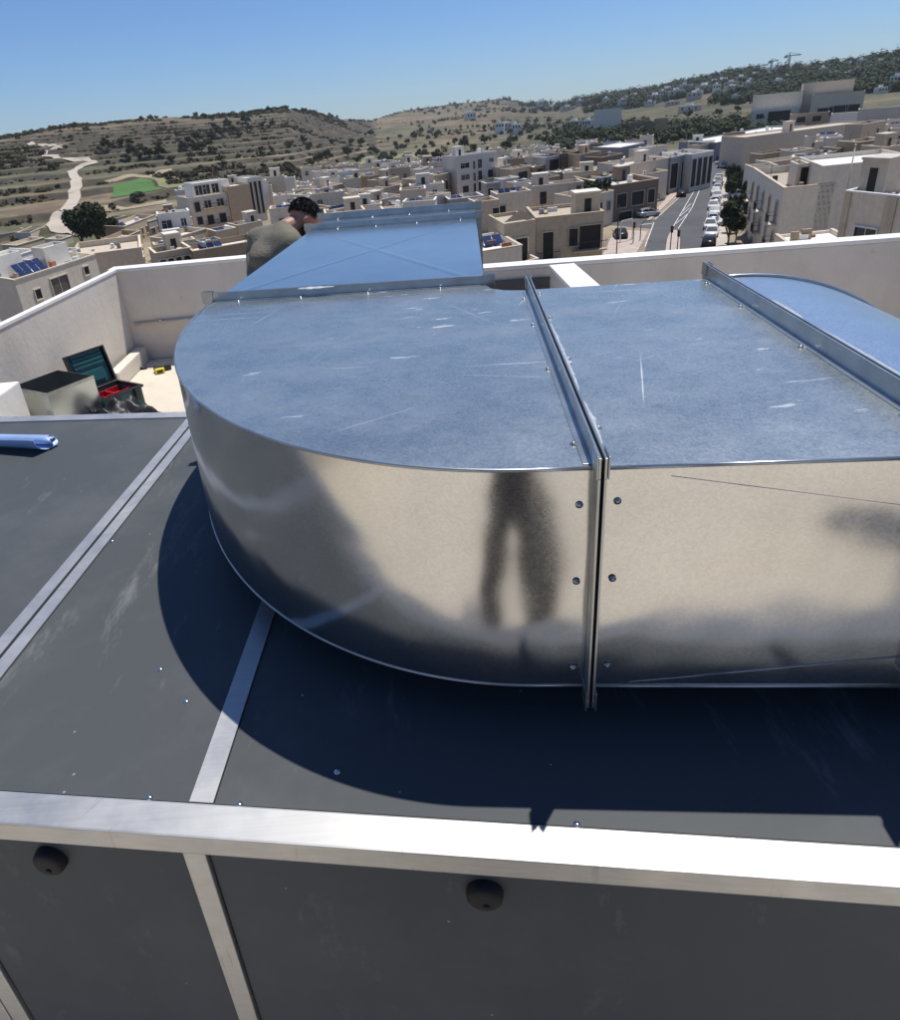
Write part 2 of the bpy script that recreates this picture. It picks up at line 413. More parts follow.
# straight piece
fr_ = [(J1+.003, VF), (J2-.003, VF)]; bk_ = [(J1+.003, 0), (J2-.003, 0)]
wall_strip('straight_front_wall', dense(fr_), M['sheet_side'], duct); wall_strip('straight_back_wall', dense(bk_), M['sheet_side'], duct)
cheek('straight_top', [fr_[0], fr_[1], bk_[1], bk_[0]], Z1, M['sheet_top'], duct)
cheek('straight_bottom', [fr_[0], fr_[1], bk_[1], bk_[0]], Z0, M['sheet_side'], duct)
for z in (Z1+.002, Z0-.001):
    b = MB(); b.tube([DF.p(u, VF-.001, z) for u in (J1+.003, J2-.003)], .0028, 0, 8); b.build('folded_rim', M['flange_steel'], duct)
# cross creases pressed into the straight piece: one long shallow seam on its front
for k_ in (0, 1):
  b = MB(); b.tube([DF.p(J1+.09, VF-.0012, Z1-.012), DF.p(J2-.01, VF-.0012, Z1-.075)] if k_ == 0 else [DF.p(J1+.06, VF-.0012, Z0+.006), DF.p(J2-.01, VF-.0012, Z0+.055)], .0006, 0, 6); b.build('seam', M['sheet_side'], duct)
# piece curving down on to the unit
RB = .60; U0 = .60
prof = [(J2+.003, Z1), (U0, Z1)] + [(U0+RB*math.sin(t), Z1-RB+RB*math.cos(t)) for t in [i*R(74)/24 for i in range(1, 25)]]
low = [(u, z) for u, z in [(U0+.13, Z1-RB-.0), ]]
zend = prof[-1][1]
inn = [(J2+.003, Z0), (J2+.03, Z0), (J2+.07, Z0-.02), (J2+.085, zend)]
b = MB(); k = len(prof)
for v in (VF, 0):
    for u, z in prof: b.v.append(DF.p(u, v, z))
for i in range(k-1): b.f.append((i, i+1, k+i+1, k+i)); b.m.append(0); b.sm.append(True)
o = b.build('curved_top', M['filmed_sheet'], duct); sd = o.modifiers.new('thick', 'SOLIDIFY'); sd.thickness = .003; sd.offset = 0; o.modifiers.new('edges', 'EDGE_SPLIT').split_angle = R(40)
for nm, v in (('curved_front_cheek', VF), ('curved_rear_cheek', 0)):
    b = MB(); pts = prof + inn[::-1]
    n = len(pts); b.v = [DF.p(u, v-.001, z) for u, z in pts]+[DF.p(u, v+.001, z) for u, z in pts]
    b.f = [tuple(range(n)), tuple(range(2*n-1, n-1, -1))]+[(i, (i+1) % n, n+(i+1) % n, n+i) for i in range(n)]
    b.m = [0]*len(b.f); b.sm = [False]*len(b.f); ck = b.build(nm, M['sheet_side'], duct)
    b = MB(); b.tube([DF.p(u, v, z+.004) for u, z in prof], .005, 0, 8); b.build('folded_rim', M['flange_steel'], ck)
b = MB(); b.v = [DF.p(u, v, z) for v in (VF, 0) for u, z in inn]; k = len(inn)
b.f = [(i, i+1, k+i+1, k+i) for i in range(k-1)]; b.m = [0]*(k-1); b.sm = [True]*(k-1); b.build('curved_throat', M['sheet_side'], duct)
b = MB(); ue = prof[-1][0]; b.box(J2+.075, ue+.012, VF-.012, .012, ZT+.001, zend+.012, 0, DF); b.build('collar', M['flange_steel'], duct)
# rear run
RE = 2.02
rl = [(-.80, .104), (-.80, RE)]; rr = [(-.03, .104), (-.03, RE)]
wall_strip('rear_left_wall', dense(rl), M['sheet_side'], duct); wall_strip('rear_right_wall', dense(rr), M['sheet_side'], duct)
cheek('rear_top', [rl[0], rr[0], rr[1], rl[1]], Z1, M['sheet_clean'], duct)
cheek('rear_bottom', [rl[0], rr[0], rr[1], rl[1]], Z0, M['sheet_side'], duct)
wall_strip('rear_end', dense([rl[1], rr[1]]), M['sheet_side'], duct)
# diagonal stiffening creases pressed into the rear top
for a, c in (((-.78, .16), (-.05, 1.46)), ((-.05, .16), (-.78, 1.46))):
    d = Vector((c[0]-a[0], c[1]-a[1])).normalized(); nn = (-d.y*.016, d.x*.016)
    b = MB(); zz = Z1+.0016
    b.v = [DF.p(a[0]-nn[0], a[1]-nn[1], zz), DF.p(c[0]-nn[0], c[1]-nn[1], zz), DF.p(c[0], c[1], zz+.0016), DF.p(a[0], a[1], zz+.0016), DF.p(c[0]+nn[0], c[1]+nn[1], zz), DF.p(a[0]+nn[0], a[1]+nn[1], zz)]
    b.f = [(0, 1, 2, 3), (3, 2, 4, 5)]; b.m = [0, 0]; b.sm = [True, True]; b.build('crease', M['sheet_clean'], duct)
b = MB(); b.box(-.78, -.05, 1.45, 2.0, .003, Z0-.003, 0, DF); b.build('riser', M['sheet_side'], duct)
# flanges: a pair of angle profiles round each joint; fl(point function, ...) along u (joint across the run) or v
def flange(axis, j, a, c, hgt=.030, front=True, back=True, gap=.004, th=.0035, screws=(), ends=.03):
    r = None
    def P(sd0, sd1, t0, t1, z0, z1, b, mi=0):
        if axis == 'u': b.box(j+sd0, j+sd1, t0, t1, z0, z1, mi, DF, .0008)
        else: b.box(t0, t1, j+sd0, j+sd1, z0, z1, mi, DF, .0008)
    for sgn in (-1, 1):
        b = MB()
        s0, s1 = sgn*gap/2, sgn*(gap/2+th)
        P(s0, s1, a-hgt, c+hgt, Z1+.002, Z1+hgt, b)                          # upright leg on the top
        P(s1, s1+sgn*.012, a+.01, c-.01, Z1+.0016, Z1+.0032, b)              # flat foot
        P(s0, s1, a-hgt, c+hgt, Z0-.016, Z0-.002, b)
        P(s0, s1, a-hgt, a-.0022, Z0-.0018, Z1+.0018, b)                     # leg down the near side
        P(s0, s1, c+.0022, c+hgt, Z0-.0018, Z1+.0018, b)
        # corner plates
        for t in ((a-hgt-.003, a-hgt+.03), (c+hgt-.03, c+hgt+.003)):
            P(s1+sgn*.0004, s1+sgn*.0024, t[0], t[1], Z1+hgt-.028, Z1+hgt+.004, b)
            P(s1+sgn*.0004, s1+sgn*.0024, t[0], t[1], Z0-.020, Z0+.014, b)
        o = b.build('flange', M['flange_steel'], duct)
        if r is None: r = o
    b = MB()                                                                  # sealant and clips in the joint
    P(-gap/2+.0003, gap/2-.0003, a-hgt+.008, c+hgt-.008, Z1+.002, Z1+hgt-.006, b)
    P(-gap/2+.0003, gap/2-.0003, a-hgt+.008, a-.002, Z0-.012, Z1, b); b.build('gasket', M['black_rubber'], duct)
    for t in screws:
        ln = .03+.02*random.random(); b = MB()
        P(-gap/2-th-.0022, gap/2+th+.0022, t-ln, t+ln, Z1+hgt-.012, Z1+hgt+.0025, b); b.build('clip', M['sheet_clean'], r)
    return r
def screw(u, v, z, axis):
    b = MB(); q = DF.p(u, v, z)
    b.lathe(q, axis, [(.0052, 0), (.0052, .0008), (.0034, .0009), (.0032, .0030), (.0001, .0034)], 0, 10); b.build('screw', M['flange_steel'], duct)
flange('u', J1, VF, 0)
flange('u', J2, VF, 0, .034)
flange('v', .101, -.80, -.03, .026, screws=(-.5,))
flange('v', 1.50, -.80, -.03, .028)
flange('v', 1.86, -.80, -.03, .034)
def sealant(axis, j, a, c, side, z, seed, w=.008):
    rn = random.Random(seed); b = MB(); n = max(6, int((c-a)/.008)); rows = []
    for i in range(n+1):
        t = a+(c-a)*i/n; k = max(0., math.sin(math.pi*i/n))**.5*(.45+.9*abs(mnoise.noise(Vector((t*38, seed, 0)))))
        rows.append([(t, -.002, z), (t, side*w*k*.6, z+.0035*k), (t, side*w*1.6*k, z+.0012*k), (t, side*w*2.1*k+side*.0005, z-.001)])
    for row in rows:
        for t, o_, zz in row: b.v.append(DF.p(j+o_, t, zz) if axis == 'u' else DF.p(t, j+o_, zz))
    for i in range(n):
        for q in range(3): e = i*4+q; b.f.append((e, e+1, e+5, e+4)); b.m.append(0); b.sm.append(True)
    b.build('sealant', M['sealant'], duct)
flat('sealant', (.40, .43, .46), .5, 0, .2, 40)
sealant('u', J1+.006, -.80, -.42, 1, Z1+.029, 1, .0035); sealant('u', J1+.008, -.64, -.53, 1, Z1+.004, 6, .008); sealant('u', J1+.006, -.99, -.84, 1, Z1+.029, 2, .003); sealant('u', J2+.006, -.50, -.36, 1, Z1+.034, 3, .005); sealant('u', J2+.006, -.86, -.56, 1, Z1+.033, 4, .0045)
sealant('v', .101-.007, -.55, -.44, -1, Z1+.024, 5, .008)
fa = (-DNN.x, -DNN.y, 0)
for z in (Z0+.035, Z0+.19, Z1-.05):
    screw(J1-.022, VF-.0015, z, fa); screw(J1+.026, VF-.0015, z+.004, fa)
for v in (-.93, -.62, -.33, -.1):
    screw(J1-.020, v, Z1+.0018, (0, 0, 1)); screw(J1+.022, v+.05, Z1+.0018, (0, 0, 1)); screw(J2-.022, v+.05, Z1+.0018, (0, 0, 1)); screw(J2+.02, v, Z1+.0018, (0, 0, 1))
for u in (-.72, -.54, -.35, -.15): screw(u, .080, Z1+.0018, (0, 0, 1)); screw(u+.05, 1.478, Z1+.0018, (0, 0, 1)); screw(u-.01, 1.84, Z1+.0018, (0, 0, 1))

# ------------------------------------------------------------------ loose things on the roof
# rolled up blue protective film on the unit
def film():
    b = MB(); c0 = at(-40, 438, ZT+.02); c1 = at(52, 440, ZT+.02)
    ax = (c1-c0).normalized(); sd = ax.cross(Vector((0, 0, 1))).normalized(); up = Vector((0, 0, 1))
    L = (c1-c0).length; n = 70; rows = 14
    for j in range(rows+1):
        for i in range(n+1):
            t = i/n*2*math.pi*2.15 - .4; r = .011+.0048*i/n*2
            if i > n-9: r += (i-n+9)*.0035*(.4+j/rows)
            b.v.append(tuple(c0+ax*(L*j/rows+(.012*math.sin(t*1.3) if j == rows else 0))+sd*math.cos(t)*r*1.15+up*(math.sin(t)*r*.9-.001)))
    for j in range(rows):
        for i in range(n): a = j*(n+1)+i; b.f.append((a, a+1, a+n+2, a+n+1)); b.m.append(0); b.sm.append(True)
    zmin = min(v[2] for v in b.v)
    b.v = [(x, y, z-zmin+ZT+.0005) for x, y, z in b.v]
    o = b.build('film_roll', M['blue_film'], origin=tuple(c0))
    sd_ = o.modifiers.new('thick', 'SOLIDIFY'); sd_.thickness = .0012
    tag(o, 'loosely rolled blue plastic film lying on the grey unit top', 'film roll')
film()
# open sheet metal offcut standing on end
def offcut():
    c = math.cos(R(-32)); s = math.sin(R(-32)); fr = FR((-2.30, 4.28), (c, s))
    r = empty('duct_offcut', (-2.1, 4.5, 0), 'open ended sheet metal box standing between white plinth and toolbox', 'sheet metal')
    a, d, h, th = .40, .36, .51, .002
    for nm, x in (('front_sheet', (-.36, .04, 0, th)), ('back_sheet', (-.36, .04, d-th, d)), ('left_sheet', (-.36, -.36+th, th+.0003, d-th-.0003)), ('right_sheet', (.04-th, .04, th+.0003, d-th-.0003))):
        b = MB(); b.box(x[0], x[1], x[2], x[3], .004, h, 0, fr); b.build(nm, M['sheet_clean'], r)
    b = MB(); b.box(-.362, .042, -.003, -.0005, h-.02, h+.003, 0, fr); b.box(.0405, .043, 0, d, h-.02, h+.003, 0, fr); b.build('folded_edge', M['flange_steel'], r)
offcut()
b = MB(); b.box(-2.68, -2.44, 3.75, 4.30, .003, .60, 0, WORLD, .012)
r = tag(b.build('plinth', M['coping_white']), 'plain white plastered block at the left edge beside the sheet metal box', 'plinth')
r = empty('reflection_cabinet', (2.15, -.75, 0), 'added unseen grey cabinet behind the photographer, darkening the reflection in the duct side', 'cabinet')  # out of view, added for a dark reflection at the duct's right end
b = MB(); b.box(1.78, 2.95, -1.3, -.35, .10, 1.15, 0, WORLD, .02); b.build('cabinet', M['sheet_side'], r)
b = MB(); b.box(1.75, 2.98, -1.33, -.32, .003, .098, 0, WORLD, .004); b.build('base_frame', M['aluminium'], r)
b = MB(); b.box(1.9, 2.35, -.349, -.335, .3, 1.05, 0, WORLD, .004); b.build('door', M['aluminium'], r)
# toolbox with its lid thrown open
def toolbox():
    a = R(-35); fr = FR((-2.40, 5.02), (math.cos(a), math.sin(a)))        # u along the long side, v to the back
    r = empty('toolbox', fr.p(.0, .15, 0), 'open teal toolbox with red tray standing on the sunlit roof floor', 'toolbox')
    L, D, h = .30, .31, .22
    b = MB(); t = .012
    b.box(0, L, 0, D, .004, .02, 0, fr); b.box(0, L, 0, t, .0205, h, 0, fr, .004); b.box(0, L, D-t, D, .0205, h, 0, fr, .004)
    b.box(0, t, t, D-t, .0205, h, 0, fr); b.box(L-t, L, t, D-t, .0205, h, 0, fr)
    for u in (.05, .13, .21): b.box(u, u+.022, -.010, -.0005, .02, h-.05, 0, fr, .003)
    b.build('box_body', M['teal_plastic'], r)
    b = MB(); b.box(-.012, L+.012, -.012, D+.012, h+.0005, h+.018, 0, fr, .004)
    b2 = MB(); 
    for q in ((-.012, L+.012, -.014, .010), (-.012, L+.012, D-.010, D+.014), (-.014, .010, .0105, D-.0105), (L-.010, L+.014, .0105, D-.0105)): b2.box(q[0], q[1], q[2], q[3], h+.0005, h+.02, 0, fr, .003)
    b2.build('rim', M['dark_plastic'], r)
    b = MB(); b.box(.03, L*.62, .03, D-.03, h-.07, h-.055, 0, fr); b.box(.03, .04, .03, D-.03, h-.054, h-.01, 0, fr); b.box(L*.62-.01, L*.62, .03, D-.03, h-.054, h-.01, 0, fr); b.box(.0405, L*.62-.0105, D*.5, D*.5+.01, h-.054, h-.015, 0, fr); b.build('tray', M['red_plastic'], r)
    for u in (.08, .25):
        b = MB(); b.box(L+.0145, L+.030, u-.022, u+.022, h-.085, h+.012, 0, fr, .005); b.build('latch', M['dark_plastic'], r)
    b = MB(); b.box(.07, L-.07, -.035, -.0145, h-.10, h-.03, 0, fr, .008); b.build('side_handle', M['dark_plastic'], r)
    # lid: hinged on the left end, leaning back past upright
    la = R(103); o = Vector(fr.p(-.016, 0, h+.02)); ex = fr.ex*math.cos(la)+Vector((0, 0, 1))*math.sin(la); nz = fr.ex*math.sin(la)-Vector((0, 0, 1))*math.cos(la)
    def lp(u, v, z): return tuple(o+ex*u+fr.ey*v-nz*z)
    class LF: p = staticmethod(lp)
    b = MB(); LL = .29
    b.box(.0, LL, -.012, D+.012, 0.03, .045, 0, LF)
    for q in ((0, LL, -.012, .004), (0, LL, D-.004, D+.012), (0, .014, .0045, D-.0045), (LL-.014, LL, .0045, D-.0045)): b.box(q[0], q[1], q[2], q[3], -.005, .0295, 0, LF)
    lid = b.build('lid', M['dark_plastic'], r)
    b = MB(); b.box(.02, LL-.02, .01, D-.01, .020, .0295, 0, LF)
    for i in range(4): b.box(.165+i*.032, .185+i*.032, .025, D-.025, .008, .0195, 0, LF, .003)
    b.box(.04, .135, .06, D-.06, .006, .0195, 0, LF, .006)
    b.build('lid_liner', M['teal_plastic'], lid)
toolbox()
# crumpled black bag in front of the toolbox
def bag():
    bm = bmesh.new(); bmesh.ops.create_icosphere(bm, subdivisions=5, radius=1)
    for v in bm.verts:
        c = v.co.copy(); n1 = mnoise.fractal(c*1.7+Vector((3, 1, 0)), .8, 2.1, 4); rd = abs(mnoise.noise(c*4.2+Vector((9, 2, 4))))
        k = 1+.35*n1-.28*rd
        z = max(-.30, c.z*k)
        v.co = Vector((c.x*.36*k, c.y*.20*k, (z+.30)*.215*(1+.5*mnoise.noise(Vector((c.x*2, c.y*2, 4))))))
    me = bpy.data.meshes.new('black_bag'); bm.to_mesh(me); bm.free()
    me.polygons.foreach_set('use_smooth', [True]*len(me.polygons)); me.materials.append(M['black_bag'])
    o = bpy.data.objects.new('black_bag', me); COL.objects.link(o); o.location = (-1.98, 4.52, .002); o.rotation_euler = (0, 0, R(-8))
    tag(o, 'crumpled black plastic bag slumped in front of the teal toolbox', 'bag')
bag()
r = empty('tape_measure', (-2.13, 6.16, 0), 'small yellow and black tape measure lying on the roof floor near the wall', 'tape measure')
b = MB(); q = at(160, 370, .03); fr = FR((q.x, q.y), (.9, .4))
b.box(-.045, .04, -.028, .028, .003, .045, 0, fr, .01); b.build('case', M['yellow_plastic'], r)
b = MB(); b.box(-.05, .11, .0285, .08, .003, .05, 0, fr, .012); b.box(-.03, .02, -.034, -.0285, .012, .036, 0, fr, .003); b.build('grip', M['dark_plastic'], r)
q = at(141, 368, .02)
b = MB(); b.tube([(q.x-.03, q.y, .014), (q.x+.05, q.y+.02, .014)], .012, 0, 8); b.tube([(q.x+.05, q.y+.02, .014), (q.x+.13, q.y+.05, .012)], .004, 0, 8)
tag(b.build('screwdriver', M['dark_plastic']), 'small dark screwdriver lying on the roof floor by the tape measure', 'screwdriver')
# ================================================================== PEOPLE
def capsule(bm, p0, p1, r0, r1, lat):
    """tapered limb between two joints, elliptical when the radii are pairs (across, deep)"""
    p0, p1 = Vector(p0), Vector(p1); d = p1-p0; L = d.length
    r0 = r0 if isinstance(r0, tuple) else (r0, r0); r1 = r1 if isinstance(r1, tuple) else (r1, r1)
    d = d.normalized() if L > 1e-6 else Vector((0, 0, 1))
    a = lat-d*lat.dot(d)
    if a.length < .2: a = Vector((0, 0, 1))-d*d.z
    if a.length < .05: a = Vector((0, 1, 0))-d*d.y
    a.normalize(); b = d.cross(a); seg = 16; rings = []
    prof = [(-math.cos(t), math.sin(t), 0) for t in (0.02, .4, .8, 1.2)]+[(0, 1, k/6) for k in range(7)]+[(math.cos(t), math.sin(t), 1) for t in (1.2, .8, .4, .02)]
    for off, k, t in prof:
        rx = r0[0]+(r1[0]-r0[0])*t; ry = r0[1]+(r1[1]-r0[1])*t; c = p0.lerp(p1, t)+d*off*min(rx, ry)
        rings.append([bm.verts.new(c+a*math.cos(2*math.pi*q/seg)*rx*k+b*math.sin(2*math.pi*q/seg)*ry*k) for q in range(seg)])
    for A, B in zip(rings, rings[1:]):
        for q in range(seg): bm.faces.new((A[q], A[(q+1) % seg], B[(q+1) % seg], B[q]))
    bm.faces.new(list(reversed(rings[0]))); bm.faces.new(rings[-1])
def skinned(name, chains, extra=None, voxel=.008, lat=Vector((1, 0, 0))):
    """limb chains of (point, radius), fused into one closed skin"""
    bm = bmesh.new()
    for ch in chains:
        la = lat
        if isinstance(ch[0], Vector): la = ch[0]; ch = ch[1:]
        for (p0, r0), (p1, r1) in zip(ch, ch[1:]): capsule(bm, p0, p1, r0, r1, la)
    if extra: extra(bm)
    bmesh.ops.recalc_face_normals(bm, faces=bm.faces[:])
    me = bpy.data.meshes.new(name); bm.to_mesh(me); bm.free()
    ob = bpy.data.objects.new(name, me); COL.objects.link(ob)
    rm = ob.modifiers.new('rm', 'REMESH'); rm.mode = 'VOXEL'; rm.voxel_size = voxel; rm.use_smooth_shade = True
    s = ob.modifiers.new('sm', 'SMOOTH'); s.factor = .5; s.iterations = 2
    me3 = bpy.data.meshes.new_from_object(ob.evaluated_get(bpy.context.evaluated_depsgraph_get()))
    bm = bmesh.new(); bm.from_mesh(me3); bm.verts.ensure_lookup_table(); seen = set(); best = set()      # keep the outer skin only
    for v0 in bm.verts:
        if v0.index in seen: continue
        isl = {v0.index}; stack = [v0]
        while stack:
            v = stack.pop()
            for e in v.link_edges:
                o_ = e.other_vert(v)
                if o_.index not in isl: isl.add(o_.index); stack.append(o_)
        seen |= isl
        if len(isl) > len(best): best = isl
    bmesh.ops.delete(bm, geom=[v for v in bm.verts if v.index not in best], context='VERTS'); bm.to_mesh(me3); bm.free()
    ob.modifiers.clear(); ob.data = me3; me3.name = name
    me3.polygons.foreach_set('use_smooth', [True]*len(me3.polygons))
    return ob
def relax(ob, n):
    bm = bmesh.new(); bm.from_mesh(ob.data)
    for _ in range(n): bmesh.ops.smooth_vert(bm, verts=bm.verts[:], factor=.6, use_axis_x=True, use_axis_y=True, use_axis_z=True)
    bm.to_mesh(ob.data); bm.free()
def head_shape(bm, c, fwd, up, scale=1.):
    """skull, jaw, nose, brow, eyes, lips and ears; c is the middle of the head"""
    f = Vector(fwd).normalized(); u = (Vector(up)-f*Vector(up).dot(f)).normalized(); l = u.cross(f)
    MX = Matrix((f, l, u)).transposed()
    def add(p, s, ry=0):
        g = bmesh.new(); bmesh.ops.create_uvsphere(g, u_segments=20, v_segments=14, radius=1)
        n = {}
        for v in g.verts:
            q = Vector((v.co.x*s[0], v.co.y*s[1], v.co.z*s[2]))
            if ry: q = Matrix.Rotation(ry, 3, 'Y') @ q
            n[v] = bm.verts.new(Vector(c)+MX @ ((q+Vector(p))*scale))
        for fc in g.faces: bm.faces.new([n[v] for v in fc.verts])
        g.free()
    add((-.012, 0, .030), (.098, .076, .088)); add((.028, 0, -.035), (.062, .060, .075)); add((.058, 0, -.088), (.028, .030, .022))
    add((.075, 0, .022), (.022, .052, .016)); add((.093, 0, -.020), (.020, .014, .030), -.25); add((.102, 0, -.038), (.013, .016, .011))
    for s in (-1, 1):
        add((.074, s*.031, .000), (.014, .015, .012)); add((-.008, s*.078, -.008), (.020, .009, .032), .2); add((.055, s*.040, -.030), (.028, .022, .024))
    add((.082, 0, -.066), (.014, .026, .008)); add((.079, 0, -.078), (.013, .022, .008))
    return MX
def hair_mesh(name, c, fwd, up, scale, parent, mat, length=.012, seed=1):
    f = Vector(fwd).normalized(); u = (Vector(up)-f*Vector(up).dot(f)).normalized(); l = u.cross(f); MX = Matrix((f, l, u)).transposed()
    rnd = random.Random(seed); b = MB(); po = parent_loc(parent)
    g = bmesh.new(); bmesh.ops.create_icosphere(g, subdivisions=4, radius=1); idx = {}
    for v in g.verts:
        q = v.co
        if q.z < -.12 - .55*max(0, -q.x) and q.x < .55: continue
        if q.x > .42 and q.z < .42: continue
        k = 1+.05*mnoise.noise(q*5)
        idx[v.index] = len(b.v); b.v.append(tuple(Vector(c)+MX @ (Vector((q.x*.103*k-.013, q.y*.081*k, q.z*.094*k+.032))*scale)))
    for fc in g.faces:
        if all(v.index in idx for v in fc.verts): b.f.append(tuple(idx[v.index] for v in fc.verts)); b.m.append(0); b.sm.append(True)
    # short tufts
    vs_ = list(idx)
    g.verts.ensure_lookup_table()
    for _ in range(4200):
        q = g.verts[rnd.choice(vs_)].co; q = (q+Vector((rnd.gauss(0, .05), rnd.gauss(0, .05), rnd.gauss(0, .05)))).normalized()
        base = Vector((q.x*.103-.013, q.y*.081, q.z*.094+.032)); nrm = Vector(q).normalized()
        tip = base+nrm*length*(.6+rnd.random()*1.1)+Vector((rnd.uniform(-1, 1), rnd.uniform(-1, 1), rnd.uniform(-.4, .8)))*length*.7
        sd = nrm.cross(Vector((rnd.random(), rnd.random(), rnd.random()))).normalized()*.003
        b.poly([Vector(c)+MX @ (x*scale) for x in (base-sd, base+sd, tip)], 0)
    g.free(); o = b.build(name, mat, parent, origin=(0, 0, 0)); 
    return o
def fingers(chains, wrist, palm_dir, side_dir, curl_dir, r=.0085, L=1.):
    """palm and five fingers that curl towards curl_dir"""
    w = Vector(wrist); d = Vector(palm_dir).normalized(); s = Vector(side_dir).normalized(); k = Vector(curl_dir).normalized()
    mid = w+d*.045*L; knu = w+d*.085*L
    chains.append([s.copy(), (tuple(w), .024), (tuple(mid), (.038, .017)), (tuple(knu), (.042, .014))])
    for off, ln in ((-.030, .068), (-.010, .080), (.010, .086), (.030, .074)):
        a = knu+s*off*.9; p1 = a+d*ln*.42*L+k*.008; p2 = p1+(d*.55+k*.85)*ln*.34*L; p3 = p2+(d*.05+k)*ln*.26*L
        chains.append([(tuple(knu), .012), (tuple(a), .0105), (tuple(p1), r), (tuple(p2), r*.92), (tuple(p3), r*.8)])
    t0 = mid+s*.034*L; t1 = t0+(s*.6+d*.6+k*.4)*.035*L; t2 = t1+(d*.8+k*.6)*.028*L
    chains.append([(tuple(mid), .017), (tuple(t0), .0125), (tuple(t1), .0105), (tuple(t2), .009)])
def tuple_lat(l): return Vector(l)
def person(root, J, fwd, headc, headf, headu, mats, hands, hair_len=.007, hair_mat='hair'):
    """J: joints in world metres. One continuous body; shirt, trousers, shoes and hair are its children."""
    V = lambda k: tuple(J[k])
    def lerp(a, b, t): return tuple(Vector(J[a]).lerp(Vector(J[b]), t))
    lat = Vector((-fwd[1], fwd[0], 0)).normalized()
    ch = [[(V('shl'), .06), (V('shr'), .06)], [(V('pelvis'), (.155, .11)), (V('waist'), (.138, .10)), (V('chest'), (.150, .115))], [(V('chest'), (.09, .085)), (V('neck'), .054), (tuple(headc), .058)]]
    for s in ('l', 'r'):
        ch.append([(lerp('chest', 'neck', .3), .080), (V('sh'+s), .058), (lerp('sh'+s, 'el'+s, .4), .050), (V('el'+s), .040), (lerp('el'+s, 'wr'+s, .35), .041), (V('wr'+s), .026)])
        ch.append([(V('pelvis'), .1), (V('hip'+s), .088), (lerp('hip'+s, 'kn'+s, .4), .078), (V('kn'+s), .055), (lerp('kn'+s, 'an'+s, .35), .055), (V('an'+s), .036)])
        toe = Vector(J['an'+s])+Vector(fwd)*.17; toe.z = .035; heel = Vector(J['an'+s]); heel.z = .045
        ch.append([(V('an'+s), .036), (tuple(heel), .042), (tuple((heel+toe)/2), (.044, .036)), (tuple(toe), (.040, .026))])
    for s, (pd, sd, kd) in hands.items(): fingers(ch, J['wr'+s], pd, sd, kd)
    body = skinned('person_body', ch, lambda bm: head_shape(bm, headc, headf, headu), .006, lat)
    body.data.materials.append(M['skin'])
    # shirt: torso and half sleeves, standing a little off the body
    sc = [[(V('pelvis'), (.168, .125)), (V('waist'), (.155, .120)), (V('chest'), (.165, .132))], [(V('chest'), (.12, .11)), (lerp('chest', 'neck', .93), (.076, .072))]]
    sc.append([(lerp('waist', 'chest', .4), (.15, .115)), (lerp('chest', 'neck', .55), (.16, .105))])
    sc.append([tuple_lat(Vector((0, 0, 1))), (V('shl'), (.085, .075)), (V('shr'), (.085, .075))])
    for s in ('l', 'r'):
        sc.append([(lerp('chest', 'neck', .85), .062), (lerp('neck', 'sh'+s, .5), .075), (V('sh'+s), .076)]); sc.append([(V('waist'), .11), (V('sh'+s), .085)])
        sc.append([tuple_lat(lat), (lerp('chest', 'neck', .35), (.10, .095)), (V('sh'+s), (.080, .078))])
        sc.append([(V('sh'+s), .078), (lerp('sh'+s, 'el'+s, .45), .068), (lerp('sh'+s, 'el'+s, .66), .066)])
    shirt = skinned('shirt', sc, None, .009, lat)
    relax(shirt, 45)
    rnd = Vector((3.1, 7.7, 1.2))
    for v in shirt.data.vertices:                            # folds
        c = v.co; w_ = mnoise.noise(Vector((c.x*4, c.y*4, c.z*4))+rnd)
        k = .009*math.sin(46*(c.z*.75+.45*c.x-.35*c.y)+7*w_)*max(0, min(1, w_*2.2+.5))+.006*mnoise.noise(Vector((c.x*6, c.y*6, c.z*12)))
        v.co = c+v.normal*k
    shirt.data.materials.append(M[mats[0]])
    tc = []
    for s in ('l', 'r'):
        tc.append([(V('pelvis'), (.160, .120)), (V('hip'+s), .100), (lerp('hip'+s, 'kn'+s, .4), .090), (V('kn'+s), .072), (lerp('kn'+s, 'an'+s, .5), .068), (lerp('kn'+s, 'an'+s, .93), .062)])
    trousers = skinned('trousers', tc, None, .009, lat); trousers.data.materials.append(M[mats[1]])
    shc = []
    for s in ('l', 'r'):
        toe = Vector(J['an'+s])+Vector(fwd)*.185; toe.z = .042; heel = Vector(J['an'+s])-Vector(fwd)*.03; heel.z = .05
        b = skinned('shoe', [[(tuple(heel), (.052, .05)), (tuple((heel+toe)/2), (.052, .046)), (tuple(toe), (.048, .038))]], None, .008, lat); b.data.materials.append(M['shoe']); shc.append(b)
        zm = min(v.co.z for v in b.data.vertices)
        for v in b.data.vertices: v.co.z = max(.003, v.co.z-zm+.003)
    o = Vector(root.location)
    for ob in [body, shirt, trousers]+shc:
        ob.data.transform(Matrix.Translation(-o)); ob.parent = root
    hm = hair_mesh('hair', headc, headf, headu, 1., root, M[hair_mat], hair_len)
    hm.data.transform(Matrix.Translation(-o)); hm.location = (0, 0, 0)
    return body
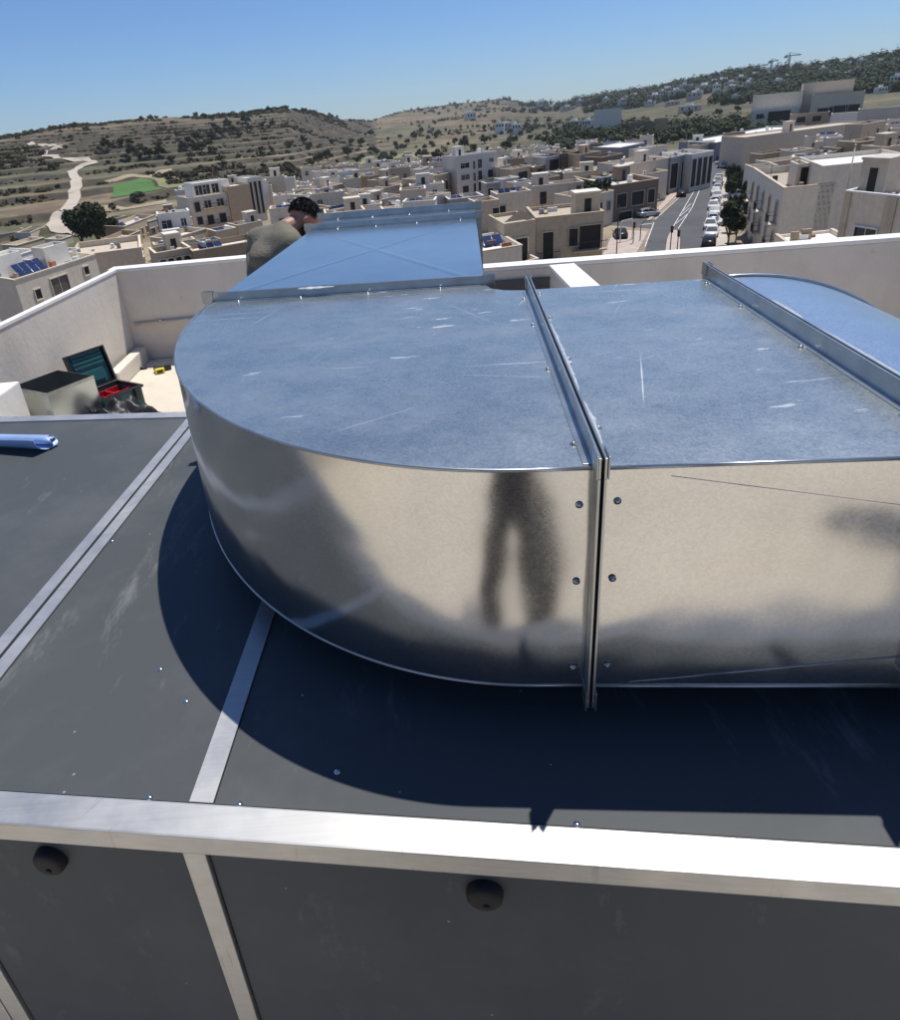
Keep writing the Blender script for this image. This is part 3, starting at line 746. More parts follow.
def joints(base, fwd, lean, hip_z=.93, sh_z=1.40, spread=.19, hunch=0.):
    b = Vector((base[0], base[1], 0)); f = Vector((fwd[0], fwd[1], 0)).normalized(); l = Vector((-f.y, f.x, 0)); up = Vector((0, 0, 1))
    J = {}
    J['pelvis'] = b+up*hip_z; J['waist'] = b+up*(hip_z+.17)+f*lean*.22
    J['chest'] = b+up*(sh_z-.10)+f*lean*.62; J['neck'] = b+up*(sh_z+.09)+f*(lean+hunch)
    for s, k in (('l', 1), ('r', -1)):
        J['sh'+s] = b+up*sh_z+f*lean*.85+l*k*spread
        J['hip'+s] = b+up*(hip_z-.05)+l*k*.095; J['kn'+s] = b+up*.50+l*k*.11+f*.03; J['an'+s] = b+up*.085+l*k*.12-f*.02
    return J, b, f, l, up
# the worker leaning over the far end
f = Vector((.78, .63, 0)); WX, WY = -.74, 4.16
J, b_, f, l_, up_ = joints((WX, WY), f, .15, .88, 1.325, .185, .06)
def wk(a, b, z): q = Vector((WX, WY, 0))+f*a+l_*b; return Vector((q.x, q.y, z))
J['elr'] = wk(.22, -.27, 1.07); J['wrr'] = wk(.33, -.16, 1.33); J['ell'] = wk(.24, .24, 1.09); J['wrl'] = wk(.36, .10, 1.36)
J['neck'] = wk(.21, -.005, 1.395); J['chest'] = wk(.085, 0, 1.22)
r = empty('person', (WX, WY, 0), 'bearded dark haired worker in olive t-shirt bending over the far end of the duct', 'person')
hc = wk(.345, -.015, 1.425); hf = (f*.50+Vector((.25, -.12, -.88))).normalized(); hu = (f*.85+Vector((0, 0, .6))).normalized()
wb = person(r, J, f, hc, hf, hu, ('tshirt', 'trousers'), {'r': ((.6, .3, .5), (.5, .6, .1), (.5, .2, -.8)), 'l': ((.7, -.1, .45), (.3, -.6, .1), (.5, .2, -.8))}, .006)
# beard
def beard():
    MX = None
    ff = hf.normalized(); u = (hu-ff*hu.dot(ff)).normalized(); l = u.cross(ff); MX = Matrix((ff, l, u)).transposed()
    rnd = random.Random(4); b = MB()
    for _ in range(1500):
        a = rnd.uniform(-1.9, 1.9); h = rnd.uniform(-.108, -.03)
        if abs(a) < .75 and h > -.082: continue
        base = Vector((.022+.068*math.cos(a)*(1+.2*(h+.07)), .064*math.sin(a), h)); n = Vector((math.cos(a), math.sin(a), -.4)).normalized()
        sd = Vector((rnd.random()-.5, rnd.random()-.5, rnd.random()-.5)).normalized()*.004
        tip = base+n*.012+Vector((0, 0, -.008))
        b.poly([hc+MX @ q for q in (base-sd, base+sd, tip)])
    o = b.build('beard', M['hair'], r)
beard()
# the photographer behind the camera, mirrored in the sheet metal
J, b_, f, l_, up_ = joints((-.02, -.17), (0, 1), .0, .90, 1.40, .19)
for s, k in (('l', -1), ('r', 1)):
    J['el'+s] = Vector((-.01+k*.25, -.12, 1.60)); J['wr'+s] = Vector((k*.115, -.075, 1.815))
J['hipl'] = J['hipl']+Vector((-.01, 0, 0)); J['hipr'] = J['hipr']+Vector((.01, 0, 0))
for q in ('kn', 'an'): J[q+'l'] = J[q+'l']+Vector((-.05, 0, 0)); J[q+'r'] = J[q+'r']+Vector((.05, 0, 0))
r2 = empty('person', (-.02, -.17, 0), 'person in dark clothes holding up a phone, mirrored in the duct side', 'person')
hc2 = Vector((-.02, -.145, 1.60))
person(r2, J, Vector((0, 1, 0)), hc2, Vector((0, 1, .1)), Vector((0, 0, 1)), ('dark_shirt', 'trousers'), {'l': ((.35, .4, .85), (.8, .5, -.2), (.9, .3, 0)), 'r': ((-.35, .4, .85), (-.8, .5, -.2), (-.9, .3, 0))})
b = MB(); b.box(-.075, .075, -.022, -.013, HC-.045, HC+.035, 0, WORLD, .004); p_ = b.build('phone', M['dark_plastic'])
tag(p_, 'dark phone held up in both hands by the photographer', 'phone')
# ================================================================== TERRAIN
ZG = -16.
SKY = [(-60, 1.5), (-25.9, 1.50), (-22.7, 1.81), (-19.4, 1.88), (-16, 1.95), (-12.5, 1.75), (-9.6, 1.79), (-6.26, 1.87), (-4.45, 1.46), (-1.9, .71), (0, .49), (2.3, .92), (5.3, 1.075), (7.95, 1.125), (10.2, 1.137), (12.35, .62), (14.2, .34), (17, .55), (20.4, .70), (23.6, 1.02), (26.7, 1.26), (29.6, 1.14), (32.4, 1.08), (35, 1.29), (38, .9), (60, 1.)]
R0T = [(-60, 165), (-24, 150), (-12, 195), (-4, 265), (2, 270), (8, 280), (12, 290), (17, 300), (24, 330), (35, 350), (60, 350)]
R1T = [(-60, 640), (-24, 640), (-12, 680), (-6, 700), (-2, 900), (1, 1500), (5, 1800), (12, 1800), (15, 1500), (20, 1300), (28, 1050), (35, 900), (60, 900)]
def tab(T, a):
    return float(np.interp(a, [t[0] for t in T], [t[1] for t in T]))
def terr(x, y):
    r = math.hypot(x, y); a = math.degrees(math.atan2(x, y))
    if abs(a) > 75: a = 75 if a > 0 else -75
    r0, r1, el = tab(R0T, a), tab(R1T, a), tab(SKY, a)
    if r <= r0: return ZG
    h1 = HC+r1*math.tan(R(el))
    t = (r-r0)/(r1-r0)
    if t <= 1:
        z = ZG+(h1-ZG)*(t**(1.22 if a < 0 else 1.45 - .2*smooth((a-15)/15)))
        e = min(1, t*5)*min(1, (1-t)*6)
        z += e*3.2*mnoise.fractal(Vector((x*.008, y*.008, 0)), .9, 2.0, 4)
        rough = 1.4*mnoise.fractal(Vector((x*.035, y*.035, 3)), .8, 2.0, 3)*smooth((t-.8)*5)
        z += rough
        tw = smooth((6-a)/8)*smooth(t*8)*smooth((.93-t)*9)
        if tw > 0:
            st = 2.3; q = (z-ZG)/st+.35*mnoise.noise(Vector((x*.012, y*.012, 9))); fl = math.floor(q); fr = q-fl
            zq = z+st*((smooth((fr-.80)/.2)*.93+.07*fr)-fr)
            z = z+(zq-z)*tw*.95
        return z
    return max(-60, h1-(r-r1)*.09)
def march(px, py, rmax=4000):
    d = ray(px, py); h = math.hypot(d.x, d.y)
    r = 20.; last = r
    while r < rmax:
        p = CAMP+d*(r/h)
        if p.z < terr(p.x, p.y):
            lo, hi = last, r
            for _ in range(14):
                mid = (lo+hi)/2; p = CAMP+d*(mid/h)
                if p.z < terr(p.x, p.y): hi = mid
                else: lo = mid
            return CAMP+d*(hi/h)
        last = r; r += max(1.2, r*.008)
    return None
def zone(x, y):
    """how much open terraced land (0 built-up .. 1 fields)"""
    r = math.hypot(x, y); a = math.degrees(math.atan2(x, y)); return smooth((r-tab(R0T, a)+25)/40)
def build_terrain():
    azs = list(np.arange(-180, -44, 6.))+list(np.arange(-44, 46, .26))+list(np.arange(46, 180, 6.))
    rs = [0.5, 8, 20, 40, 60, 80, 100, 115, 130]+list(np.arange(140, 760, 2.6))+list(np.geomspace(764, 2100, 90))+[2400, 3000, 4000, 6000, 9000]
    v = []; zn = []
    for r in rs:
        for a in azs:
            x, y = r*math.sin(R(a)), r*math.cos(R(a)); z = terr(x, y); v.append((x, y, z))
            zn.append((zone(x, y), smooth((a-2)/12), 0, 1))
    n = len(azs); f = []
    for i in range(len(rs)-1):
        for j in range(n): k = (j+1) % n; f.append((i*n+j, i*n+k, (i+1)*n+k, (i+1)*n+j))
    me = bpy.data.meshes.new('terrain'); me.from_pydata(v, [], f)
    ca = me.color_attributes.new('zone', 'FLOAT_COLOR', 'POINT'); ca.data.foreach_set('color', [c for q in zn for c in q])
    me.polygons.foreach_set('use_smooth', [True]*len(me.polygons))
    o = bpy.data.objects.new('terrain', me); COL.objects.link(o); tag(o, kind='structure')
    t = NT('terrain_ground')
    za = t.n('ShaderNodeSeparateColor', Color=t.n('ShaderNodeVertexColor', layer_name='zone').outputs[0])
    xyz = t.n('ShaderNodeSeparateXYZ', Vector=t.co())
    wob = t.math('MULTIPLY', t.math('SUBTRACT', t.noise(.012, 3), .5), 3.)
    lev = t.math('FLOOR', t.math('ADD', t.math('DIVIDE', t.math('ADD', xyz.outputs[2], 16.), 2.3), wob))
    vor = t.n('ShaderNodeTexVoronoi', Vector=t.mapped((.012, .012, .0)), Scale=1.6)
    fid = t.n('ShaderNodeSeparateColor', Color=vor.outputs['Color']).outputs[0]
    h = t.n('ShaderNodeTexWhiteNoise', noise_dimensions='2D', Vector=t.n('ShaderNodeCombineXYZ', X=lev, Y=t.math('FLOOR', t.math('MULTIPLY', fid, 7.))).outputs[0]).outputs[0]
    field = t.ramp(h, [(0, (.125, .088, .05)), (.3, (.20, .145, .085)), (.5, (.095, .09, .04)), (.68, (.27, .21, .13)), (.85, (.08, .09, .034)), (1, (.22, .155, .09))])
    field = t.mix(1, field, t.ramp(t.noise(.06, 6, None, .7), [(.3, .62), (.7, 1.25)]), 'MULTIPLY')
    # dark scrub and olive patches, earth colour on the risers
    scrub = t.ramp(t.noise(.028, 7, None, .75), [(.50, 0.), (.60, 1.)])
    sc2 = t.ramp(t.noise(.22, 4, None, .7), [(.48, 0.), (.60, 1.)])
    field = t.mix(t.math('MULTIPLY', scrub, t.math('ADD', .35, t.math('MULTIPLY', sc2, .6))), field, (.030, .036, .018))
    green = t.mix(sc2, (.036, .046, .018), (.092, .083, .043))
    field = t.mix(t.math('MULTIPLY', za.outputs[1], t.ramp(t.noise(.011, 4), [(.35, .9), (.62, .35)])), field, green)
    nz = t.n('ShaderNodeSeparateXYZ', Vector=t.n('ShaderNodeNewGeometry').outputs['Normal']).outputs[2]
    field = t.mix(t.math('MULTIPLY', t.ramp(nz, [(.965, 1.), (.995, 0.)]), t.ramp(t.noise(.15, 4), [(.3, .5), (.55, 1.)])), field, (.042, .036, .022))
    town = t.mix(t.ramp(t.noise(.09, 5, None, .7), [(.35, 0.), (.65, 1.)]), (.36, .29, .20), (.19, .155, .11))
    c = t.mix(za.outputs[0], town, field)
    t.set(Base_Color=c, Roughness=.95)
    me.materials.append(t.mat); return o
build_terrain()
def ribbon(name, pts, width, mat, dz=.25, steps=6):
    """a strip draped on the terrain along world points"""
    out = []
    for i in range(len(pts)-1):
        for k in range(steps): out.append(pts[i].lerp(pts[i+1], k/steps))
    out.append(pts[-1]); b = MB()
    for i, p in enumerate(out):
        d = out[min(i+1, len(out)-1)]-out[max(i-1, 0)]; d.z = 0; d.normalize(); n = Vector((-d.y, d.x, 0))
        for k in (-1, -.33, .33, 1):
            q = p+n*k*width/2; b.v.append((q.x, q.y, max(terr(q.x, q.y), terr(p.x, p.y)-.6)+dz))
    for i in range(len(out)-1):
        for k in range(3): a = i*4+k; b.f.append((a, a+1, a+5, a+4)); b.m.append(0); b.sm.append(True)
    return tag(b.build(name, mat, origin=tuple(out[0])), kind='structure')
flat('field_road', (.46, .40, .32), .9, 0, .12, .2)
pts = [march(*p) for p in ((84, 236), (76, 232.5), (58, 229), (54, 225), (58, 220), (67.5, 213), (72, 204), (75, 197), (77, 188), (77.5, 180), (74, 176), (72, 173), (80, 167), (94, 163), (86, 160.5), (67, 159), (55, 157), (42, 156))]
pts = [p for p in pts if p]
KEEP = [a.lerp(b, k/8) for a, b in zip(pts, pts[1:]) for k in range(8)]
ribbon('field_road', pts, 3.9, M['field_road'], .3)
p2 = [march(*p) for p in ((30, 143), (44, 146), (53, 146.5), (62, 148.5), (54, 150), (43, 155))]
ribbon('upper_field_road', [p for p in p2 if p], 4.5, M['field_road'], .4)
def patch(name, px, mat, dz=.3):
    P = [march(*p) for p in px]; P = [p for p in P if p]
    a, b_, c, d = P; bb = MB(); n, m_ = 26, 16
    for i in range(n+1):
        for j in range(m_+1):
            q = a.lerp(b_, i/n).lerp(d.lerp(c, i/n), j/m_); bb.v.append((q.x, q.y, terr(q.x, q.y)+dz))
    for i in range(n):
        for j in range(m_): k = i*(m_+1)+j; bb.f.append((k, k+m_+1, k+m_+2, k+1)); bb.m.append(0); bb.sm.append(True)
    if name == 'green_field': KEEP.extend(Vector(v) for v in bb.v)
    return tag(bb.build(name, mat, origin=tuple(a)), kind='structure')
flat('crop_green', (.06, .15, .028), .9, 0, .22, .12)
flat('dry_crop', (.20, .19, .085), .9, 0, .2, .12)
flat('tilled', (.16, .105, .07), .95, 0, .2, .1)
flat('pale_field', (.33, .27, .17), .95, 0, .2, .1)
patch('green_field', ((110, 199), (164, 189.5), (141, 178.5), (113, 186)), M['crop_green'], .2)
patch('dry_field', ((167, 189), (194, 185), (176, 175.5), (146, 178.5)), M['dry_crop'], .2)
patch('tilled_field', ((95, 213), (168, 203.5), (166, 200), (96, 208.5)), M['pale_field'], .15)
patch('pale_terrace', ((105, 184), (172, 171.5), (172, 169), (105, 181)), M['pale_field'], .12)
patch('pale_meadow', ((360, 165), (430, 157), (420, 152), (362, 158)), M['dry_crop'], .15)
# ================================================================== STREET
def G(px, py, dz=0.): q = at(px, py, ZG+dz); return (q.x, q.y)
def ground_poly(name, px, mat, dz, kind='structure', thick=0):
    b = MB(); P = [G(*p) for p in px]
    if thick: b.prism(P, ZG-.05, ZG+thick, 0)
    else: b.poly([(x, y, ZG+dz) for x, y in P])
    o = b.build(name, mat, origin=(P[0][0], P[0][1], ZG)); return tag(o, kind=kind)
def asphalt():
    t = NT('asphalt')
    c = t.mix(t.ramp(t.noise(.12, 6, None, .7), [(.35, 0.), (.65, 1.)]), (.058, .060, .064), (.088, .088, .09))
    c = t.mix(t.ramp(t.noise(1., 3, t.mapped((.9, .05, 1), (0, 0, R(27)))), [(.55, 0.), (.7, .4)]), c, (.045, .045, .047))
    t.set(Base_Color=c, Roughness=.85); M['asphalt'] = t.mat
asphalt()
flat('road_paint', (.72, .72, .70), .6, 0, .25, 1.2); flat('pavement', (.46, .40, .34), .9, 0, .15, .8); flat('pavement_pink', (.44, .36, .31), .9, 0, .15, .8)
flat('kerb', (.55, .53, .49), .9)
ground_poly('street', ((632, 266), (706, 266), (702, 247), (708, 206), (714, 186), (722, 172), (737, 158), (722, 156), (703, 172), (694, 178), (678, 197.5), (653, 222), (645, 251)), M['asphalt'], .02)
ground_poly('side_street', ((600, 216), (618, 219), (653, 218), (651, 229), (618, 226), (596, 224)), M['asphalt'], .016)
ground_poly('car_park', ((722, 172), (739, 170), (752, 152), (742, 143), (712, 147), (708, 158)), M['asphalt'], .012)
ground_poly('pavement', ((713, 262), (727, 262), (727, 205), (727, 178), (723, 178), (719, 205)), M['pavement'], 0, thick=.13)
ground_poly('pavement_plaza', ((600, 262), (632, 262), (641, 246), (648, 232), (622, 231), (612, 236)), M['pavement_pink'], 0, thick=.13)
ground_poly('pavement_strip', ((646, 222), (651, 220), (676, 196), (690, 179), (683, 180), (660, 206)), M['pavement_pink'], 0, thick=.13)
ground_poly('traffic_island', ((664, 262), (679, 262), (680, 240), (677, 231), (671, 231), (667, 240)), M['pavement_pink'], 0, thick=.15)
def mark(px0, px1, w=.16):
    a = Vector(G(*px0)); c = Vector(G(*px1)); d = (c-a).normalized(); n = Vector((-d.y, d.x))*w/2
    b = MB(); b.poly([(q.x, q.y, ZG+.045) for q in (a-n, c-n, c+n, a+n)]); tag(b.build('road_marking', M['road_paint'], origin=(a.x, a.y, ZG)), kind='structure')
for p in (((672, 229), (700, 181)), ((678, 229), (692, 208)), ((692, 208), (703, 182)), ((700, 181), (712, 169)), ((676, 224), (689, 213)), ((678, 218), (690, 208)), ((682, 212), (691, 204)),
          ((704, 247), (711, 205)), ((711, 205), (716, 186)), ((645, 247), (654, 223)), ((655, 220), (679, 198)), ((679, 198), (694, 180))): mark(*p, .11)
for p in (((640, 225), (652, 224)),): mark(*p, .4)

# ================================================================== HOUSES
plaster('limestone', (.56, .46, .325), (.22, .175, .12), .55, .22); plaster('limestone_pale', (.70, .605, .465), (.30, .24, .17), .5, .22)
plaster('limestone_dark', (.37, .285, .19), (.13, .10, .07), .6, .22); plaster('render_white', (.77, .73, .645), (.42, .39, .34), .3, .22)
plaster('render_cream', (.77, .69, .55), (.36, .29, .21), .4, .22); plaster('render_ochre', (.52, .375, .23), (.32, .23, .15), .4, .22)
plaster('render_grey', (.38, .365, .34), (.2, .19, .18), .4, .22); plaster('brown_render', (.235, .165, .11), (.12, .09, .06), .4, .22)
plaster('roof_membrane', (.68, .63, .55), (.32, .28, .22), .6, .22); plaster('roof_white', (.78, .76, .72), (.5, .46, .4), .4, .22); plaster('roof_tan', (.52, .44, .335), (.24, .19, .14), .6, .22)
plaster('warehouse_blue', (.20, .225, .27), (.14, .15, .17), .4)
flat('window_glass', (.022, .026, .032), .12, 0, .3, 1.3); flat('dark_opening', (.012, .011, .010), .7, 0, .3, 2); flat('shutter', (.10, .085, .07), .6, 0, .2, 3)
flat('shutter_green', (.03, .07, .05), .6); flat('iron', (.03, .03, .032), .5, .5); flat('frame_white', (.7, .69, .66), .5)
flat('solar', (.025, .040, .105), .12, .3, .2, 2); flat('tank_white', (.72, .72, .70), .5); flat('tank_grey', (.30, .31, .33), .45, .22); flat('awning', (.76, .74, .69), .8); flat('terracotta', (.34, .13, .07), .8)
MAT = dict(L='limestone', P='limestone_pale', D='limestone_dark', W='render_white', C='render_cream', O='render_ochre', G='render_grey', B='brown_render', K='warehouse_blue')
ROOF = dict(m='roof_membrane', w='roof_white', t='roof_tan', b='warehouse_blue')
rh = random.Random(11)
def opening(fr, root, u, ztop, wd, ht, kind='win', face=0., balcony=False):
    """one window or door with a stone surround, set on the facade plane v = face (the outside is towards -v)"""
    b = MB(); u0, u1 = u-wd/2, u+wd/2; z0 = ztop-ht; f = face
    b.box(u0, u1, f-.02, f+.10, z0, ztop, 0, fr)
    s = .14
    b.box(u0-s, u0-.003, f-.13, f-.002, z0, ztop, 1, fr); b.box(u1+.003, u1+s, f-.13, f-.002, z0, ztop, 1, fr)
    b.box(u0-s, u1+s, f-.15, f-.002, ztop+.003, ztop+s, 1, fr)
    if kind != 'door': b.box(u0-s, u1+s, f-.20, f-.002, z0-s, z0-.003, 1, fr)
    if kind == 'arch':
        for k in (0, 1):
            x = u0 if k == 0 else u1; sgn = 1 if k == 0 else -1
            b.prism([(x, ztop), (x+sgn*wd*.28, ztop), (x, ztop-wd*.32)], 0, 1, 1, FRV(fr, f-.03))
    if kind in ('win', 'shut') and wd > .8: b.box(u-.03, u+.03, f-.045, f-.0205, z0, ztop, 2, fr)
    if kind == 'win' and ht > 1.1: b.box(u0, u-.032, f-.04, f-.0205, z0+ht*.62, z0+ht*.62+.05, 2, fr)
    g = {'win': M['window_glass'], 'door': M['dark_opening'], 'arch': M['dark_opening'], 'dark': M['dark_opening'], 'shut': M['shutter'], 'green': M['shutter_green']}[kind]
    o = b.build('door' if kind == 'door' else 'window', [g, root_trim(root), M['frame_white']], root)
    if balcony:
        bb = MB(); w2 = wd/2+.7; zb = z0-.05
        bb.box(u-w2, u+w2, f-1.0, f-.003, zb-.16, zb, 1, fr)
        bb.box(u-w2, u+w2, f-1.0, f-.95, zb+.92, zb+.98, 0, fr)
        n = max(4, int(w2*2/.22))
        for i in range(n+1): x = u-w2+.03+(w2*2-.06)*i/n; bb.box(x-.016, x+.016, f-.99, f-.96, zb+.001, zb+.919, 0, fr)
        for x in (u-w2, u+w2-.04): bb.box(x, x+.04, f-.949, f-.003, zb+.93, zb+.97, 0, fr)
        bb.build('balcony', [M['iron'], root_trim(root)], root)
class FRV:                                                   # turns an (u,z) outline into a plate standing on the facade
    def __init__(s, fr, face): s.fr = fr; s.face = face
    def p(s, u, z, t): return s.fr.p(u, s.face-.03+t*.029, z)
TRIM = {}
def root_trim(r): return M[TRIM.get(r.name, 'limestone_pale')]
def roof_things(fr, root, L, Dp, zr, spec):
    """spec letters: t tank, s solar panel, r stair room, d dish, a air conditioner, p pots, w washing line posts"""
    for ch in spec:
        u = rh.uniform(.14, .86)*L; v = rh.uniform(.25, .8)*Dp
        if ch == 't':
            b = MB(); q = fr.p(u, v, zr); b.lathe(q, (0, 0, 1), [(.45, .30), (.5, .32), (.5, 1.15), (.42, 1.3), (.12, 1.38), (.0001, 1.38)], 0, 14); b.box(u-.45, u+.45, v-.45, v+.45, zr+.002, zr+.29, 1, fr); b.build('water_tank', [M[rh.choice(('tank_white', 'tank_grey'))], M['limestone_pale']], root)
        elif ch == 's':
            b = MB(); n = rh.choice((2, 3, 4))
            for i in range(n):
                x = max(.4, min(L-1.6, L*.15+i*1.18)); vv = Dp*.5
                b.poly([fr.p(x, vv-.8, zr+.25), fr.p(x+1.05, vv-.8, zr+.25), fr.p(x+1.05, vv+.8, zr+1.0), fr.p(x, vv+.8, zr+1.0)], 0)
                b.poly([fr.p(x, vv-.8, zr+.20), fr.p(x, vv+.8, zr+.95), fr.p(x+1.05, vv+.8, zr+.95), fr.p(x+1.05, vv-.8, zr+.20)], 1)
                for x2 in (x+.05, x+.96): b.box(x2, x2+.05, vv+.70, vv+.75, zr+.002, zr+.9, 1, fr)
            b.build('solar_panel', [M['solar'], M['iron']], root)
        elif ch == 'r':
            w2, d2 = min(L*.4, 3.), min(Dp*.45, 3.2); u = min(max(u, w2/2+.2), L-w2/2-.2); v = min(max(v, d2/2+.6), Dp-d2/2-.2)
            b = MB(); b.box(u-w2/2, u+w2/2, v-d2/2, v+d2/2, zr+.002, zr+2.5, 0, fr); b.box(u-w2/2-.1, u+w2/2+.1, v-d2/2-.1, v+d2/2+.1, zr+2.503, zr+2.68, 1, fr)
            b.box(u-.4, u+.4, v-d2/2-.03, v-d2/2+.02, zr+.01, zr+1.95, 2, fr); b.build('stair_room', [M[root['wallmat']], M['roof_membrane'], M['dark_opening']], root)
        elif ch == 'd':
            b = MB(); q = Vector(fr.p(u, Dp*.12+.4, zr+1.3)); b.lathe(q, (.3, .8, .6), [(.0001, 0), (.25, .03), (.42, .1), (.42, .115), (.25, .045), (.0001, .015)], 0, 14); b.tube([q, q-Vector((0, 0, 1.3))], .025, 1, 6); b.build('satellite_dish', [M['tank_white'], M['iron']], root)
        elif ch == 'a':
            b = MB(); b.box(u-.45, u+.45, v-.18, v+.18, zr+.1, zr+.75, 0, fr, .02); b.lathe(fr.p(u-.1, v-.181, zr+.43), tuple(-fr.ey), [(.26, 0), (.26, .01), (.05, .012), (.0001, .012)], 1, 14); b.build('air_conditioner', [M['tank_white'], M['iron']], root)
        elif ch == 'w':
            b = MB(); 
            for x in (L*.2, L*.8): b.tube([fr.p(x, v, zr), fr.p(x, v, zr+1.9)], .03, 0, 6); b.tube([fr.p(x, v-.6, zr+1.85), fr.p(x, v+.6, zr+1.85)], .02, 0, 6)
            b.tube([fr.p(L*.2, v, zr+1.86), fr.p(L*.8, v, zr+1.86)], .012, 0, 4)
            b.build('clothes_line', M['iron'], root)
HOUSES = []
def house(label, A, B, z=None, r=None, depth=9, wall='L', roof='m', wins='auto', top='', rb=None, cat='house', name='house', par=.8, toward=None, trim=None, floors=2, side=None, group=None, seed=None, base=None, yaw=0):
    if isinstance(A, Vector): a, b_ = A, B; z = a.z
    elif z is not None: a = at(A[0], A[1], z); b_ = at(B[0], B[1], z)
    else:
        a = at_r(A[0], A[1], r); b_ = at_r(B[0], B[1], rb or r); z = (a.z+b_.z)/2
    fr = FR((a.x, a.y), (b_.x-a.x, b_.y-a.y)); L = math.hypot(b_.x-a.x, b_.y-a.y)
    if toward is None:
        md = (a+b_)/2; rd = Vector((md.x, md.y, 0)).normalized(); fr = FR((a.x, a.y), fr.ex, fr.ey*.45+rd*.55)
    if toward is not None:
        e_ = at(toward[0], toward[1], z); fr = FR((a.x, a.y), fr.ex, (e_.x-a.x, e_.y-a.y)); depth = math.hypot(e_.x-a.x, e_.y-a.y)
    if yaw:
        c, s = math.cos(R(yaw)), math.sin(R(yaw)); e = fr.ex; fr = FR((a.x, a.y), (e.x*c-e.y*s, e.x*s+e.y*c)); L *= 1/max(.5, math.cos(R(yaw)))*.92
    cs = [fr.p(u, v, 0) for u, v in ((0, 0), (L, 0), (0, depth), (L, depth))]
    zg = min(terr(q[0], q[1]) for q in cs)-.3 if base is None else base
    mid = fr.p(L/2, depth/2, zg)
    root = empty(name, mid, label, cat, group)
    wm = MAT[wall]; root['wallmat'] = wm; TRIM[root.name] = trim or {'W': 'render_white', 'D': 'limestone', 'B': 'limestone', 'G': 'frame_white'}.get(wall, 'limestone_pale')
    th = .25; zr = z-par
    m = MB(); m.box(0, L, 0, th, zg, z, 0, fr); m.box(0, L, depth-th, depth, zg, z, 0, fr)
    m.box(0, th, th, depth-th, zg, z, 0, fr); m.box(L-th, L, th, depth-th, zg, z, 0, fr); m.build('wall', M[wm], root)
    if L > 4:
        m = MB(); m.box(-.07, L+.07, -.09, th+.03, z+.003, z+.13, 0, fr); m.box(-.07, th+.03, th+.033, depth, z+.003, z+.13, 0, fr); m.box(L-th-.03, L+.07, th+.033, depth, z+.003, z+.13, 0, fr); m.build('coping', root_trim(root), root)
    m = MB(); m.box(th, L-th, th, depth-th, zr-.2, zr, 0, fr); m.build('roof', M[ROOF[roof]], root)
    if wins == 'auto':
        n = max(1, int(L/2.7)); 
        for fl in range(floors):
            zt_ = zr-.75-3.1*fl
            if zt_-1.2 < zg+.3: break
            for i in range(n):
                if rh.random() < .16: continue
                u = L*(i+.5)/n+rh.uniform(-.3, .22); k = rh.random()
                if k < .5: opening(fr, root, u, zt_, 1.0, 1.35, rh.choice(('win', 'shut', 'dark', 'win')))
                elif k < .75: opening(fr, root, u, zt_, 1.1, 2.1, rh.choice(('dark', 'shut')), 0, rh.random() < .55)
                else: opening(fr, root, u, zt_, min(2.2, L*.3), 1.5, 'win')
    elif wins:
        for wv in wins: opening(fr, root, wv[0]*L, z-wv[1], wv[2], wv[3], wv[4], 0, len(wv) > 5 and wv[5])
    if side:                                                  # openings on the flank facing the street
        which, n, fls = side
        if which == 'r': sf = FR(fr.p(L, 0, 0), fr.ey, -fr.ex)
        else: sf = FR(fr.p(0, depth, 0), -fr.ey, fr.ex)
        for fl in range(fls):
            for i in range(n): opening(sf, root, depth*(i+.5)/n, zr-.7-3.2*fl, 1.1, 2.1 if fl % 2 == 0 else 1.5, rh.choice(('dark', 'shut', 'dark')), 0, fl < 2 and i % 2 == 0)
    roof_things(fr, root, L, depth, zr, top)
    if L > 5 and cat == 'house':
        for _ in range(rh.randint(2, 6)):
            u = rh.uniform(.5, L-1.2); v = rh.uniform(.5, depth-1.2); w_ = rh.uniform(.3, 1.3); d_ = rh.uniform(.3, .9); h_ = rh.uniform(.15, 1.0)
            b = MB(); b.box(u, min(u+w_, L-.3), v, min(v+d_, depth-.3), zr+.002, zr+h_, 0, fr); b.build('roof_box', M[rh.choice(('limestone_dark', 'roof_white', 'tank_grey', 'limestone_pale', 'terracotta', 'iron'))], root)
    ctr = fr.p(L/2, depth/2, 0); HOUSES.append((ctr[0], ctr[1], math.hypot(L, depth)/2))
    root['L'] = L; house.last = (fr, L, depth, z, zr, zg)
    return root
def block(root, u0, u1, v0, v1, z0, z1, mat, name='upper_storey', roof='m', par=.35):
    fr = house.last[0]; th = .2
    m = MB(); m.box(u0, u1, v0, v0+th, z0, z1, 0, fr); m.box(u0, u1, v1-th, v1, z0, z1, 0, fr); m.box(u0, u0+th, v0+th, v1-th, z0, z1, 0, fr); m.box(u1-th, u1, v0+th, v1-th, z0, z1, 0, fr)
    m.box(u0+th, u1-th, v0+th, v1-th, z1-par-.15, z1-par, 1, fr); return m.build(name, [M[MAT[mat]], M[ROOF[roof]]], root)

